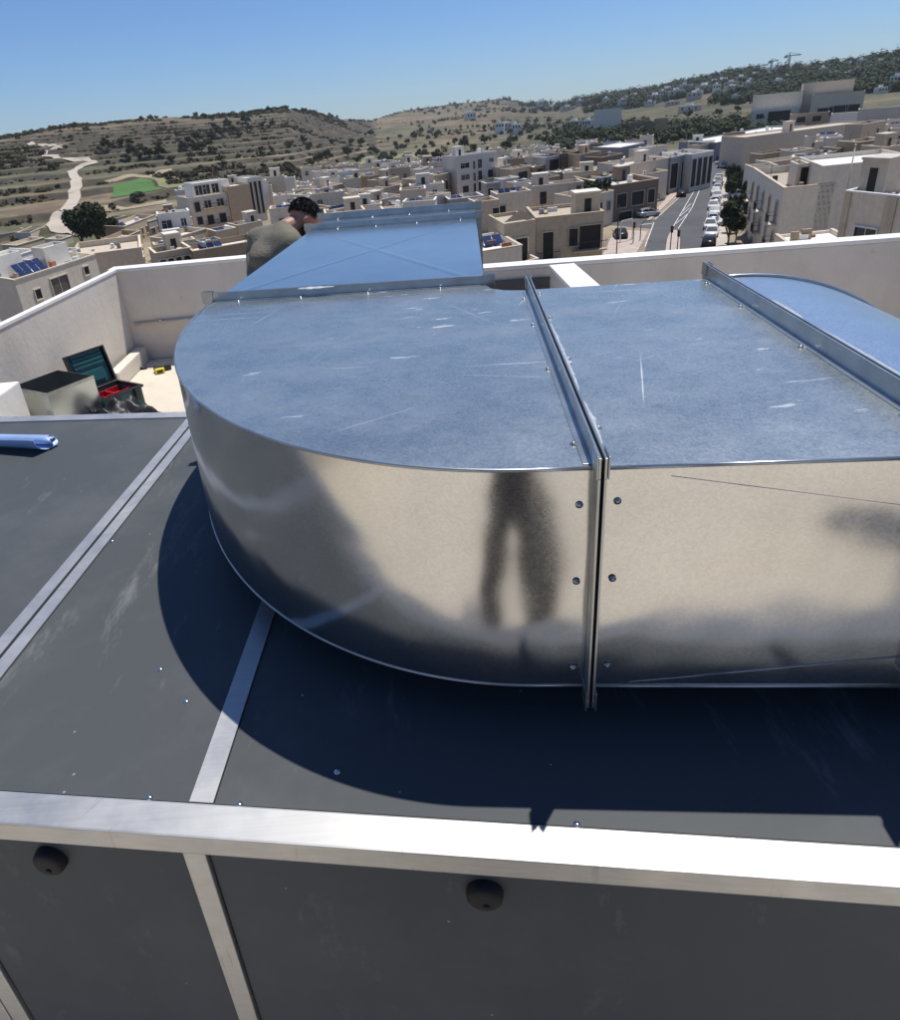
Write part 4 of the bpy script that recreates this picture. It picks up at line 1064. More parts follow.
# ---- left, below the parapet
house('tan house with a wide shuttered window and blue solar panels just over the left parapet', (14, 281), (95, 255), -9, depth=7, wall='C', roof='w', wins=[(.2, 1.5, .9, 1.0, 'dark'), (.47, 1.0, 2.9, 1.9, 'shut'), (.83, .9, .9, .9, 'dark')], top='ad', par=.5)
fr, L, Dp, z, zr, zg = house.last; q = bpy.data.objects['house']
m = MB(); 
for i in range(4):
    x = L*.16+i*1.15; m.poly([fr.p(x, 2.2, zr+.25), fr.p(x+1.05, 2.2, zr+.25), fr.p(x+1.05, 4.0, zr+1.35), fr.p(x, 4.0, zr+1.35)], 0); m.box(x+.5, x+.55, 3.8, 3.85, zr+.002, zr+1.2, 1, fr)
m.build('solar_panel', [M['solar'], M['iron']], q)
block(q, L*.05, L*.32, 4.2, 6.7, zr+.002, zr+2.5, 'W', 'stair_room', 'w'); block(q, L*.55, L*.86, 3.6, 6.7, zr+.002, zr+2.2, 'W', 'stair_room', 'w')
house('low white roofed house at the left edge behind the tan house with solar panels', (-14, 266), (36, 250), -10.8, depth=8, wall='W', roof='w', top='r', floors=1)
house('white walled house with grey roof sheds right of the low white roofed one', (42, 262), (80, 249), -10.2, depth=6, wall='W', roof='m', top='at')
house('small flat stone house beside the bottom of the winding field road', (16, 246), (44, 238), -13, depth=6, wall='L', roof='w', floors=1)
house('long beige stone enclosure near the foot of the terraced hill at the left edge', (-6, 236), (30, 230), -14, depth=9, wall='P', roof='t', wins=(), cat='enclosure', name='stone_enclosure')
house('pale stone shed half way between the field road bend and the left edge', (30, 233), (46, 226), -13.8, depth=6, wall='P', roof='w', floors=1, cat='shed', name='shed')
house('stone house with a wide blue solar array right of the two dark round trees', (124, 227), (155, 215), -12.2, depth=8, wall='L', top='sst', floors=1)
house('stone house with a long pale sloping terrace left of the house with four arches', (141, 248), (166, 232), -11.4, depth=10, wall='P', roof='t', top='', yaw=14)
q = house('house with four dark arched openings under a flat roof just over the parapet', (155, 254), (191, 248), -11, depth=7, wall='L', roof='m', wins=[(.17, .9, 1.15, 2.1, 'arch'), (.39, .9, 1.15, 2.1, 'arch'), (.61, .9, 1.15, 2.1, 'arch'), (.83, .9, 1.15, 2.1, 'arch')], top='r')
house('long low stone house with solar panels on its roof beside the worker', (193, 252), (262, 240), -11.2, depth=9, wall='D', roof='m', top='ssat', wins=(), floors=1)
house('stone house with a blue solar roof below the big ochre patched apartment block', (170, 240), (206, 229), -12.2, depth=8, wall='L', top='ss', floors=1)
house('little yellow washed house left of the ochre patched apartment block', (176, 223), (192, 217), -12.3, depth=5, wall='O', roof='w', floors=1)
house('low grey house with a tank between the solar roofs and the dark round trees', (148, 222), (174, 214), -13, depth=6, wall='G', top='t', floors=1)
house('flat stone house in front of the dark round trees with rubble beside it', (92, 262), (120, 252), -12.6, depth=5, wall='L', roof='t', floors=1, top='d')
house('low pale house with a white roof edge behind the two dark round trees', (104, 222), (126, 216), -13.6, depth=6, wall='P', roof='m', floors=1)
# the big apartment block with an ochre blank wall
q = house('cream apartment block with a blank ochre wall and balconies left of the worker', (189, 199), (227, 193.5), -8.8, depth=13, wall='P', roof='w', par=.4, cat='apartment block', name='apartment_block',
          wins=[(.17, .9, 1.3, 2., 'dark'), (.45, .9, 1.6, 1.5, 'win', True), (.78, .9, 1.6, 1.5, 'win', True), (.17, 4.0, 1.3, 1.6, 'dark'), (.45, 4.0, 1.6, 1.9, 'dark', True), (.78, 4.0, 1.6, 1.9, 'dark', True)], trim='limestone')
fr, L, Dp, z, zr, zg = house.last
block(q, L*.22, L*1.2, 3.0, 12, zr+.002, zr+3.2, 'W', 'penthouse', 'w')
for k in (.36, .56, .8): opening(fr, q, L*k, zr+2.6, 1.7, 1.9, 'win', 3.0)
block(q, L*1.003, L*1.62, -.6, 9, zg, z+1.4, 'O', 'blank_wing'); block(q, L*1.625, L*2.05, .5, 12, zg, z+2.6, 'W', 'tall_wing', 'w')
for k in (1.70, 1.83, 1.96): opening(fr, q, L*k, z+1.6, .6, 7.0, 'dark', .5)
# ---- middle left, above the far duct flange
house('bright white box house highest in the cluster above the far duct flange', (336, 173), (357, 169), -8.5, depth=9, wall='W', roof='w', wins=[(.6, 2.0, 1.3, 1.6, 'dark')], top='')
house('low white annex beside the bright white box house', (357.5, 177), (371, 174), -9.8, depth=7, wall='W', roof='w', wins=())
house('beige house with three dark windows below and left of the white box house', (316, 190), (343, 184), -10.6, depth=9, wall='P', top='rt', wins=[(.2, 1.4, 1., 1.5, 'dark'), (.5, 1.4, 1., 1.5, 'dark'), (.85, 1.4, 1.3, 2.3, 'dark')])
house('beige house with purple blue solar panels across its roof in the middle cluster', (345, 194), (364, 190), -10.6, depth=10, wall='P', top='sss', roof='w', wins=[(.3, 1.4, 1.7, 2.2, 'dark'), (.75, 1.6, 1., 1.5, 'dark')])
house('cream house with a large blank sloping wall right of the solar panel house', (364, 196), (384, 189), -10.8, depth=9, wall='C', roof='t', wins=(), top='t')
house('dark stone house with tanks crowded on its roof right of the white annex', (370, 177), (385, 173), -9.4, depth=8, wall='D', top='ttd', floors=1)
house('stone house with one tall dark doorway right of the dark stone house', (383, 181), (399, 177), -9.6, depth=8, wall='L', wins=[(.75, 1.3, 1.5, 3., 'dark')], top='r')
house('house with a bright white roof terrace next to the tall dark doorway', (399, 187), (418, 182), -11, depth=10, wall='C', roof='w', top='', floors=1)
house('stone house with a dark square loggia under a white hut', (418, 180), (437, 175), -9.6, depth=8, wall='L', wins=[(.4, 1.2, 3., 2.4, 'dark')], top='')
house('small white rooftop hut above the stone loggia house', (420, 170), (429, 167), -8.6, depth=4, wall='W', roof='w', wins=(), cat='hut', name='hut')
house('stone house with a dark doorway just right of the hair of the worker', (311, 211), (331, 207), -11.2, depth=7, wall='D', roof='w', wins=[(.35, 1., 1.8, 1.9, 'dark')], top='a')
house('grey house with dark roof panels and a white end wall behind the far flange', (329, 211), (356, 206), -11.4, depth=7, wall='G', roof='m', top='ss', wins=[(.9, 1.2, .9, 1.6, 'dark')])
house('tan house with a wide front above the middle of the far flange', (364, 205), (384, 200), -11.4, depth=8, wall='L', top='rt', floors=1)
house('pale house with vertical pilasters right of the tan wide fronted house', (383, 200), (401, 195), -11.3, depth=7, wall='P', top='t', wins=[(.2, 1.2, .7, 2., 'dark'), (.55, 1.2, .7, 2., 'shut'), (.85, 1.2, .7, 2., 'dark')])
house('brown stone house with two broad dark windows behind the right end of the far flange', (402, 204), (425, 199), -11.3, depth=7, wall='D', roof='t', wins=[(.25, 1.3, 2.2, 1.7, 'dark'), (.7, 1.3, 2.2, 1.7, 'dark')], top='a')
house('pale house with a sunlit slanting flank beside the white apartment block', (424, 198), (441, 193), -11, depth=8, wall='C', roof='w', wins=(), top='', yaw=-18)
house('low mid stone house with a roof room between pilasters and white roof terrace', (386, 188), (400, 185), -10.6, depth=6, wall='L', roof='t', top='r', floors=1)
house('tiny cream house at the left foot of the middle cluster', (302, 196), (317, 192), -11, depth=6, wall='C', roof='w', floors=1)
# ---- centre
q = house('tall white four storey apartment block with central glazed stair above the duct corner', (456, 157), (497, 151.5), -6.2, depth=11, wall='W', roof='w', par=.5, cat='apartment block', name='apartment_block',
          wins=[(.2, 1.7, 3.2, 1.2, 'win'), (.2, 4.4, 3., 1.2, 'shut'), (.2, 7.0, 2.2, 1.6, 'dark'), (.42, 1.5, .9, 1.9, 'win'), (.42, 4.2, .9, 2., 'win'), (.42, 6.8, .9, 2., 'dark'), (.56, 1.3, 1.5, 2.1, 'win'), (.56, 4.0, 1.5, 2.2, 'dark', True), (.56, 6.7, 1.5, 2.1, 'dark'), (.85, 1.4, 1.6, .9, 'shut'), (.82, 4.1, 2., 1.9, 'dark', True), (.82, 6.8, 1.6, 1.9, 'dark')], top='rt', trim='render_white')
house('low house with a jumble of grey roof sheets in front of the white block', (449, 200), (484, 196), -11.6, depth=8, wall='G', roof='m', top='asd', floors=1)
house('dark grey box house at the right foot of the white apartment block', (486, 184), (503, 182), -11.2, depth=6, wall='G', roof='b', wins=[(.25, 1., 1.3, 1.5, 'dark')], top='')
house('plain white block house beside the dark grey box house', (503, 180), (519, 177.5), -10.6, depth=6, wall='W', roof='w', wins=(), top='')
q = house('tan house with a row of solar panels along its roof edge and one dark window', (497, 195), (531, 191), -10.3, depth=7, wall='P', roof='w', top='ss', wins=[(.14, 1.9, 1.3, 1.7, 'dark'), (.6, 1.9, .1, .1, 'dark')][:1], par=.5)
house('tan house with a small dark window and three ground awnings left of the pedimented house', (476, 203), (499, 200), -10.8, depth=7, wall='L', roof='t', wins=[(.85, 1.2, 1.2, 1.3, 'dark')], top='a')
house('long cream house with one dark door and a square tower end', (533, 187), (584, 182), -10.4, depth=8, wall='P', roof='t', par=.6, wins=[(.2, 1.0, 1.3, 2.2, 'dark')], top='tr')
q = house('large two storey stone house with deep loggia and balcony facing the duct', (536, 219), (604, 212), -8.9, depth=11, wall='L', roof='t', par=.45,
          wins=[(.18, 1.6, 1.25, 3.0, 'dark', True), (.56, 1.5, 1.1, 1.9, 'dark'), (.80, 1.3, 2.6, 2.6, 'dark', True), (.18, 6.0, 1.8, 1.9, 'dark'), (.70, 5.7, 5.2, 2.0, 'dark')], top='rw', trim='limestone')
house('stone house front with a low pediment and tall doorway joined left of the loggia house', (504, 224), (535.5, 219.5), -8.8, depth=9, wall='L', roof='t', par=.4, wins=[(.55, 1.8, 1.5, 3.0, 'dark'), (.5, 6.0, 1.6, 1.8, 'dark')], top='')
fr, L, Dp, z, zr, zg = house.last; q = [o for o in bpy.data.objects if o.get('label', '').startswith('stone house front')][0]
m = MB(); m.prism([(0, z+.14), (L, z+.14), (L*.5, z+1.25)], 0, 1, 0, FRV(fr, .03)); m.build('pediment', M['limestone'], q)
house('low cream house with a bright pale roof and grey skylight sheet beside the duct', (478, 253), (522, 246), -10.2, depth=11, wall='C', roof='w', wins=(), top='s', par=.5)
house('small cream annex with a flat lid at the foot of the pedimented house', (522, 262), (539, 258), -12.4, depth=4, wall='C', roof='m', wins=(), top='')
house('tall pale house with plants crowding its roof terrace and slim arched windows', (580, 199), (614, 191), -10.7, depth=10, wall='P', roof='t', wins=[(.22, 1.3, .7, 1.7, 'arch'), (.42, 1.3, .7, 1.7, 'arch'), (.62, 1.3, .7, 1.7, 'arch'), (.85, 1.4, 1., 1.4, 'shut')], top='w')
fr, L, Dp, z, zr, zg = house.last; TERRACE = [fr.p(L*k, v, zr) for k, v in ((.12, 1.5), (.3, 1.2), (.45, 2.2), (.62, 1.4), (.78, 1.8), (.9, 1.3), (.25, 3.5), (.55, 4.2), (.72, 3.8))]
house('house with a near black front and flat roof behind the tan rooftops', (546, 158), (562, 155.5), -8.8, depth=9, wall='G', roof='m', wins=[(.5, .6, 4.2, 5., 'dark')], top='t')
house('dark house with a purplish shuttered front next to the near black front', (563, 154), (579, 151.5), -8.3, depth=9, wall='B', roof='m', wins=[(.3, .8, 1.5, 4.5, 'shut'), (.7, .8, 1.5, 4.5, 'dark')], top='')
house('brown flat fronted house right of the purplish shuttered house', (580, 155), (601, 151.5), -8.6, depth=9, wall='O', roof='t', wins=(), top='r')
house('brown stone house with a dark recess left of the grey hangar', (601, 158), (623, 154), -9.1, depth=9, wall='B', roof='t', top='t', wins=[(.8, .8, 2.2, 2.2, 'dark')])
house('broad sand coloured house with a pale roof behind the loggia openings', (506, 160), (545, 155), -9.6, depth=12, wall='P', roof='m', top='trd', floors=1)
house('stone house with a big dark open garage below the broad sand house', (511, 170), (532, 166), -10.2, depth=7, wall='L', roof='t', wins=[(.55, .9, 4.5, 2.6, 'dark')], top='')
house('narrow house with a white awning roof over a dark porch', (532.5, 168), (546, 165), -10.6, depth=5, wall='D', roof='w', par=.2, wins=[(.5, .5, 3., 2.4, 'dark')], top='')
house('beige roof room with a white slab beside the dark fronted houses', (557, 173), (581, 169), -10.4, depth=6, wall='L', roof='w', wins=[(.5, 1.2, 1., 1., 'dark')], par=.2, top='')
house('small house under a bright white canopy in front of the brown flat fronted house', (583, 170), (600, 167), -10.6, depth=6, wall='D', roof='w', par=.15, wins=[(.5, .6, 4., 2., 'dark')], top='')
house('low house with a cluttered parapet right of the bright white canopy', (601, 170), (622, 166), -10.4, depth=7, wall='P', roof='w', wins=(), top='at', par=.3)
house('grey curved roofed hangar beside the pale country lane', (620, 148), (645, 143), -9, depth=16, wall='G', roof='w', wins=(), top='', cat='hangar', name='hangar', par=.1)
house('long beige upper terrace house left of the far bend of the street', (624, 166), (669, 158.5), -8.9, depth=14, wall='P', roof='m', wins=(), top='tr')
house('long beige flat house one step below the upper terrace house', (624, 178), (668, 171), -10.6, depth=8, wall='P', roof='t', wins=(), top='a', par=.5)
house('dark brown two storey house on the left street corner with a shopfront below', (613, 186), (659, 179), -10.2, depth=24, wall='B', roof='m', side=('r', 6, 2), top='trsa', wins=[(.2, 1.5, 2.2, 2.2, 'dark'), (.55, 1.5, 2.8, 2.2, 'dark'), (.85, 1.5, 1.6, 2.2, 'dark'), (.3, 4.5, 3., 2., 'dark'), (.7, 4.5, 3.2, 2., 'dark')])
house('dark house with grey pilasters at the far left bend of the street', (671, 158), (692, 154), -8.8, depth=14, wall='G', roof='m', wins=[(.2, 1.2, 3., 5., 'dark'), (.7, 1.2, 3., 5., 'dark')], top='t')
house('house striped by tall white columns at the far bend of the street', (692.5, 155), (714, 151), -8.6, depth=14, wall='W', roof='m', wins=[(.12, .9, 1.7, 5.5, 'dark'), (.37, .9, 1.7, 5.5, 'dark'), (.62, .9, 1.7, 5.5, 'dark'), (.87, .9, 1.7, 5.5, 'dark')], top='')
# ---- right
q = house('long blue grey warehouse with a white roof edge beyond the car park', (716, 143), (806, 126), -10.6, depth=24, wall='K', roof='w', wins=[(.12, 1.2, 4., 2.4, 'dark')], top='aata', cat='warehouse', name='warehouse', par=.4)
q = house('large cream factory with a blank windowless front below the wooded ridge', (753, 98), (804, 89), r=400, depth=34, wall='P', roof='m', wins=(), cat='factory', name='factory', base=-18)
fr, L, Dp, z, zr, zg = house.last
block(q, L*.98, L*1.95, 2, 30, zg, z+3.2, 'P', 'upper_hall'); block(q, L*.05, L*.95, -9, -.3, zg, z-6.5, 'W', 'loading_annex', 'w')
opening(fr, q, L*.58, z-7.3, 9, 5, 'dark', -9); opening(fr, q, L*.2, z-8, 3, 2, 'dark', -9)
house('factory wing with a pale canopy roof over dark loading bays', (812, 97), (866, 89), r=385, depth=16, wall='P', roof='m', wins=[(.3, 5.5, 6, 3., 'dark'), (.55, 5., 7, 4., 'dark'), (.82, 5., 5, 3.5, 'dark')], cat='factory', name='factory', base=-18)
house('small white shed in front of the factory wing', (831, 116), (866, 110), r=320, depth=9, wall='W', roof='w', wins=(), cat='shed', name='shed')
house('low dark shed with a white roof at the right edge below the ridge', (858, 112), (905, 104), r=300, depth=9, wall='G', roof='w', wins=(), cat='shed', name='shed', par=.15)
house('long low dark shed between the blue warehouse and the cream factory', (790, 117), (830, 110), r=330, depth=8, wall='D', roof='m', cat='shed', name='shed', wins=[(.3, 1., 3, 2, 'dark'), (.7, 1., 3, 2, 'dark')])
q = house('very long plain beige warehouse wall crossing behind the rooftops beside the street', (745, 138), (868, 122), -8.2, depth=16, wall='P', roof='t', wins=(), cat='warehouse', name='warehouse', trim='render_cream', top='r', par=.3)
house('low brown annex with a stone room in front of the long beige warehouse', (762, 155), (792, 150.5), -10.4, depth=6, wall='D', roof='t', wins=(), top='')
house('yellowish stone house with a dark doorway on the roofline at right', (858, 143), (889, 139), -7.3, depth=8, wall='O', roof='m', wins=[(.45, 1.4, .9, 1.5, 'dark')], top='w')
house('tan roof room with one dark door above the long beige warehouse', (863, 125), (886, 121), -5.6, depth=6, wall='L', roof='t', wins=[(.7, 1.2, 1., 1.9, 'dark')], top='')
house('tan house under a pergola at the right edge of the picture', (886, 148), (925, 142), -7.6, depth=8, wall='L', roof='w', top='rw', wins=[(.5, 1.2, 2., 1.8, 'dark')])
house('grey roofed box house with a stone end behind the big white house', (814, 156), (842, 151), -8.9, depth=7, wall='L', roof='b', wins=(), top='a')
house('low cream house with a dome shaped tank left of the grey box house', (770, 163), (813, 157), -10, depth=7, wall='C', roof='t', wins=(), top='td')
house('cream house front with a dark narrow window beside the street trees', (752, 168), (778, 165.8), -9.6, depth=7, wall='C', roof='t', wins=[(.25, 1.2, .9, 2., 'dark')], top='')
q = house('big cream house with a blank side wall and balconied front above the street trees', (784, 189), (835, 184), -7.4, toward=(753, 168.5), wall='C', roof='t', wins=(), side=('l', 5, 3), top='w', par=.9, trim='limestone_pale')
fr, L, Dp, z, zr, zg = house.last
block(q, L*.70, L*2.6, .0, 14, zg, z+1.9, 'C', 'upper_storey', 'w', .5); 
opening(fr, q, L*.62, zr+2.2, .9, 1.9, 'dark', 7.); block(q, L*.45, L*.695, 7.01, 12, zr+.002, zr+2.6, 'C', 'stair_room', 't')
house('low house with a sunny cream roof terrace below the big white side wall', (790, 246), (852, 240), -10.6, depth=6, wall='C', roof='w', wins=(), top='', par=.25)
q = house('rendered house with a white barred window at the right edge', (846, 192), (915, 199), -5.6, depth=9, wall='P', roof='m', wins=[(.42, 2.4, 2.1, 2.3, 'win')], top='ar', par=.3, trim='frame_white')
fr, L, Dp, z, zr, zg = house.last
m = MB(); m.box(L*.62, L*.78, -.12, -.004, zg, z-.01, 0, fr); m.box(.0, L*.1, -.12, -.004, zg, z-.01, 0, fr); m.build('pilaster', M['limestone'], q)
m = MB()
for i in range(7): m.box(L*.04+i*.8, L*.04+i*.8+.05, -2.0, -1.95, z-6.0, z-5.0, 0, fr)
m.box(L*.04, L*.04+4.9, -2., -1.95, z-5.0, z-4.94, 0, fr); m.box(L*.04, L*.04+4.9, -2., -1.95, z-5.5, z-5.45, 0, fr); m.box(L*.0, L*.9, -2.1, -.13, z-6.2, z-6.003, 1, fr); m.build('balcony', [M['frame_white'], M['limestone_pale']], q)
# ---- out in the fields
house('cream cubic farm building on the slope right of the hilltop', (594, 111), (622, 107), r=470, depth=14, wall='C', roof='m', wins=(), cat='farm building', name='farm_building')
house('tan farm building among trees right of the cream cubic one', (654, 120), (668, 117), r=430, depth=10, wall='O', roof='t', wins=(), cat='farm building', name='farm_building')
house('long brown farm shed between the two farm buildings', (630, 124), (653, 120), r=425, depth=10, wall='B', roof='m', wins=(), cat='farm building', name='farm_building')
house('small pale shed on a terrace above the worker', (196, 180), (206, 178), r=330, depth=5, wall='W', roof='w', wins=(), cat='shed', name='shed')
# ---- more roofs that fill the town between the named ones
FILL = [((216, 232), (236, 228), -12.4, 'L', 'w', 'st', 'flat house with a lone tank and solar panel below the ochre wall'),
 ((238, 226), (262, 221), -12.2, 'P', 'm', 'rt', 'pale house with a roof room hard against the worker\'s back'),
 ((206, 244), (226, 240), -12, 'G', 'm', 'a', 'grey roofed house over the long low house with solar panels'),
 ((120, 240), (140, 231), -12.8, 'D', 't', '', 'dark little stone house right below the two round trees'),
 ((60, 240), (72, 236), -14, 'C', 'w', '', 'tiny cream house left of the two round trees'),
 ((436, 176), (450, 173), -10, 'L', 't', 'a', 'low stone house touching the left side of the white block'),
 ((519, 184), (534, 181), -10.8, 'L', 'w', 'a', 'stone house between white block house and square tower end'),
 ((545, 179), (560, 176), -10.8, 'D', 'm', 't', 'dark stone house under the near black front'),
 ((604, 178), (616, 175), -10.6, 'C', 'w', 'd', 'cream house above the roof terrace plants'),
 ((498, 168), (511, 165), -10, 'C', 'w', 'r', 'cream house just right of the white block'),
 ((700, 146), (716, 143), -11, 'P', 'm', '', 'low pale house between columned house and car park'),
 ((640, 150), (668, 145), -9.6, 'C', 'm', 'td', 'cream house with a dish behind the upper terrace house'),
 ((796, 152), (814, 149), -9.4, 'P', 'm', 't', 'pale roof with one tank in front of the long warehouse'),
 ((840, 149), (860, 146), -8.4, 'D', 't', 'a', 'brown house left of the yellowish stone house')]
for A, B, z, wl, rf, tp, lb in FILL: house(lb, A, B, z, depth=6.5, wall=wl, roof=rf, top=tp, floors=1)
rf_ = random.Random(77); made = 0; tries = 0
while made < 150 and tries < 6000:
    tries += 1; a_ = rf_.uniform(-25, 36); r_ = rf_.uniform(105, 310)
    if r_ > tab(R0T, a_)+15 or 18.5 < a_ < 30.5 and r_ < 255: continue
    if a_ < -18.5 or 5.5 < a_ < 11.5 and r_ < 215 or -15.5 < a_ < -7 and r_ < 190 or 12.5 < a_ < 20 and r_ < 150: continue
    x_, y_ = r_*math.sin(R(a_)), r_*math.cos(R(a_)); L_ = rf_.uniform(4, 8); D_ = rf_.uniform(4, 7); rad = math.hypot(L_, D_)/2
    if any(math.hypot(x_-hx, y_-hy) < (rad+hr)*.72 for hx, hy, hr in HOUSES): continue
    tw_ = R(-a_+rf_.uniform(-14, 14)); ex_ = Vector((math.cos(tw_), math.sin(tw_), 0)); zt_ = terr(x_, y_)+rf_.choice((3.6, 4.2, 5.5, 6.4, 7.2))+rf_.uniform(-.3, .3)
    p_ = Vector((x_, y_, zt_)); made += 1; wl_ = rf_.choice('PPPCCCLWWWD'); kind_ = {'P': 'pale stone', 'C': 'cream', 'L': 'sand coloured', 'W': 'white', 'D': 'brown stone'}[wl_]
    house('small '+kind_+' flat roofed house packed into the dense town between the named larger buildings'.replace('named ', ''), p_-ex_*L_/2, p_+ex_*L_/2, depth=D_, wall=wl_, roof=rf_.choice('mwwt'), top=rf_.choice(('', 't', 'r', 'rt', 's', 'td', 'a', 'st')), floors=2, par=rf_.choice((.4, .8)), group='small '+kind_+' houses in the dense town')
# tiny houses along the far ridge
ridge = [(612, 97), (628, 99), (645, 96), (655, 101), (668, 92), (676, 97), (690, 90), (697, 95), (708, 87), (716, 92), (724, 84), (733, 89), (741, 81), (748, 86), (757, 79), (766, 83), (772, 76), (779, 86), (786, 81), (793, 76), (801, 80), (810, 74), (818, 78), (826, 72), (834, 77), (843, 71), (851, 75), (860, 68), (870, 72), (880, 66), (890, 70), (896, 64), (540, 107), (552, 109), (568, 109), (580, 104), (500, 132), (508, 128), (516, 133), (470, 118), (588, 130), (575, 127), (690, 110), (735, 101), (880, 92), (895, 86)]+[(x, 100-(x-600)*.145+dy) for x, dy in ((606, 4), (622, 9), (634, 3), (650, 12), (662, 6), (672, 14), (684, 5), (694, 12), (704, 7), (714, 3), (722, 13), (731, 6), (740, 12), (750, 4), (760, 9), (768, 3), (776, 12), (784, 6), (798, 10), (808, 4), (822, 8), (830, 4), (838, 10), (848, 5), (856, 11), (866, 5), (874, 9), (884, 4), (892, 9))]
rp = random.Random(3); proto = None; vari = []
for i in range(4):
    wd, dp, ht = ((9, 8, 6), (14, 9, 7), (8, 8, 9), (18, 10, 5))[i]
    r_ = empty('ridge_house', (0, 0, 0), 'tiny pale house scattered among trees on the far slope below the skyline', 'house', 'tiny houses on the far slope')
    fr = FR((-wd/2, -dp/2), (1, 0)); b = MB(); b.box(0, wd, 0, dp, -4, ht, 0, fr); b.build('wall', M[('render_cream', 'limestone_pale', 'render_white', 'limestone_pale')[i]], r_)
    b = MB(); b.box(.3, wd-.3, .3, dp-.3, ht+.003, ht+.25, 0, fr); b.box(wd*.3, wd*.6, dp*.3, dp*.7, ht+.253, ht+2.2, 0, fr); b.build('roof', M['roof_white'], r_)
    for k in range(3):
        b = MB(); b.box(wd*(.15+.3*k), wd*(.15+.3*k)+1.3, -.05, .05, ht-3, ht-1.2, 0, fr); b.build('window', M['dark_opening'], r_)
    vari.append(r_)
used = set()
for (px, py) in ridge:
    q = march(px, py+2)
    if q is None: continue
    k = rp.randrange(4); src = vari[k]
    o = src if k not in used else copy_tree(src); used.add(k)
    o.location = (q.x, q.y, terr(q.x, q.y)-.3); o.rotation_euler = (0, 0, -math.atan2(q.x, q.y)+rp.uniform(-.5, .5))
    s = rp.uniform(.75, 1.15) * (1.15 if math.hypot(q.x, q.y) > 900 else .85); o.scale = (s, s, s)
for k, s in enumerate(vari):
    if k not in used: s.location = (march(700, 88)).to_tuple()
# tower cranes on the ridge
def crane(px, py, h, yaw, label):
    q = march(px, py); b = MB(); r = empty('tower_crane', tuple(q), label, 'crane')
    x, y, z = q; n = 12
    for sx in (-.8, .8):
        for sy in (-.8, .8): b.box(x+sx-.16, x+sx+.16, y+sy-.16, y+sy+.16, z-2, z+h)
    for i in range(n):
        z0 = z+h*i/n; b.tube([(x-.8, y-.8, z0), (x+.8, y-.8, z0+h/n)], .12, 0, 4); b.tube([(x+.8, y-.8, z0), (x+.8, y+.8, z0+h/n)], .12, 0, 4)
    b.build('mast', M['iron'], r); b = MB(); d = Vector((math.cos(yaw), math.sin(yaw), 0)); c = Vector((x, y, z+h+.5))
    b.tube([c-d*h*.28, c+d*h*.75], .45, 0, 4); b.tube([c-d*h*.25+Vector((0, 0, .2)), c+Vector((0, 0, h*.16)), c+d*h*.7+Vector((0, 0, .4))], .16, 0, 4); b.tube([c, c+Vector((0, 0, h*.16))], .4, 0, 4); b.build('jib', M['iron'], r)
    b = MB(); e = c-d*h*.25; b.box(e.x-1.2, e.x+1.2, e.y-1.2, e.y+1.2, e.z-2.2, e.z-.4); b.build('counterweight', M['tank_grey'], r)
crane(787, 75, 18, .1, 'tallest tower crane standing on the far ridge above the factory'); crane(770, 76, 14, .4, 'middle sized tower crane left of the tallest crane'); crane(757, 80, 13, -.3, 'tower crane second from the left on the ridge'); crane(712, 86, 11, .2, 'faint small tower crane alone on the left of the ridge')
# ---- street furniture
def pole(px, py, top_px, top_py, name, label, cat, kind):
    q = at(px, py, ZG); d = ray(top_px, top_py); r_ = math.hypot(q.x, q.y); zt = HC+d.z/math.hypot(d.x, d.y)*r_
    r = empty(name, tuple(q), label, cat); x, y, z = q
    b = MB(); b.tube([(x, y, z), (x, y, zt)], .075, 0, 8, .75); b.build('pole', M['iron'] if kind != 'flag' else M['frame_white'], r)
    if kind == 'light':
        b = MB(); b.box(x-.15, x+.15, y-.18, y+.08, zt-.85, zt, 0, WORLD, .03); h = b.build('signal_head', M['iron'], r)
        for k, c in enumerate(('red_plastic', 'terracotta', 'teal_plastic')):
            b = MB(); b.lathe((x, y-.181, zt-.16-k*.26), (0, -1, 0), [(.09, 0), (.09, .05), (.075, .05), (.06, .01), (.0001, .012)], 0, 12); b.build('lamp', M[c], h)
    if kind == 'lamp':
        b = MB(); b.tube([(x, y, zt), (x+.5, y, zt+.35), (x+1.4, y, zt+.4)], .05, 0, 6); b.build('arm', M['iron'], r); b = MB(); b.box(x+1.2, x+2.0, y-.13, y+.13, zt+.3, zt+.45, 0, WORLD, .03); b.build('lamp_head', M['tank_grey'], r)
    return r
pole(670, 251, 670.5, 226, 'traffic_light', 'left traffic light of the pair on the pink island', 'traffic light', 'light'); pole(677, 251, 678, 230, 'traffic_light', 'traffic light on the right tip of the pink island', 'traffic light', 'light')
pole(633, 244, 633, 222, 'traffic_light', 'traffic light on the pavement corner beside the white gateway', 'traffic light', 'light')
pole(640, 241, 640.5, 224, 'street_lamp', 'short street lamp on the pink pavement corner', 'street lamp', 'lamp')
pole(616, 262, 617, 205, 'utility_pole', 'tall dark utility pole right of the loggia house', 'pole', 'plain'); pole(683, 178, 683.5, 157, 'street_lamp', 'far street lamp at the left bend of the street', 'street lamp', 'lamp')
q = at(838, 238, -10.7); d = ray(851, 146); zt = HC+d.z/math.hypot(d.x, d.y)*math.hypot(q.x, q.y)
r = empty('mast', tuple(q), 'tall slim pale mast rising past the big white side wall', 'mast'); b = MB(); b.tube([tuple(q), (q.x, q.y, zt)], .085, 0, 8, .6); b.build('pole', M['limestone_pale'], r); b = MB(); b.lathe((q.x, q.y, zt), (0, 0, 1), [(.05, 0), (.09, .06), (.05, .14), (.0001, .16)], 0, 10); b.build('finial', M['frame_white'], r)
q = at(622, 240, ZG); r = empty('gateway', tuple(q), 'white metal gateway arch on the pavement corner', 'gateway')
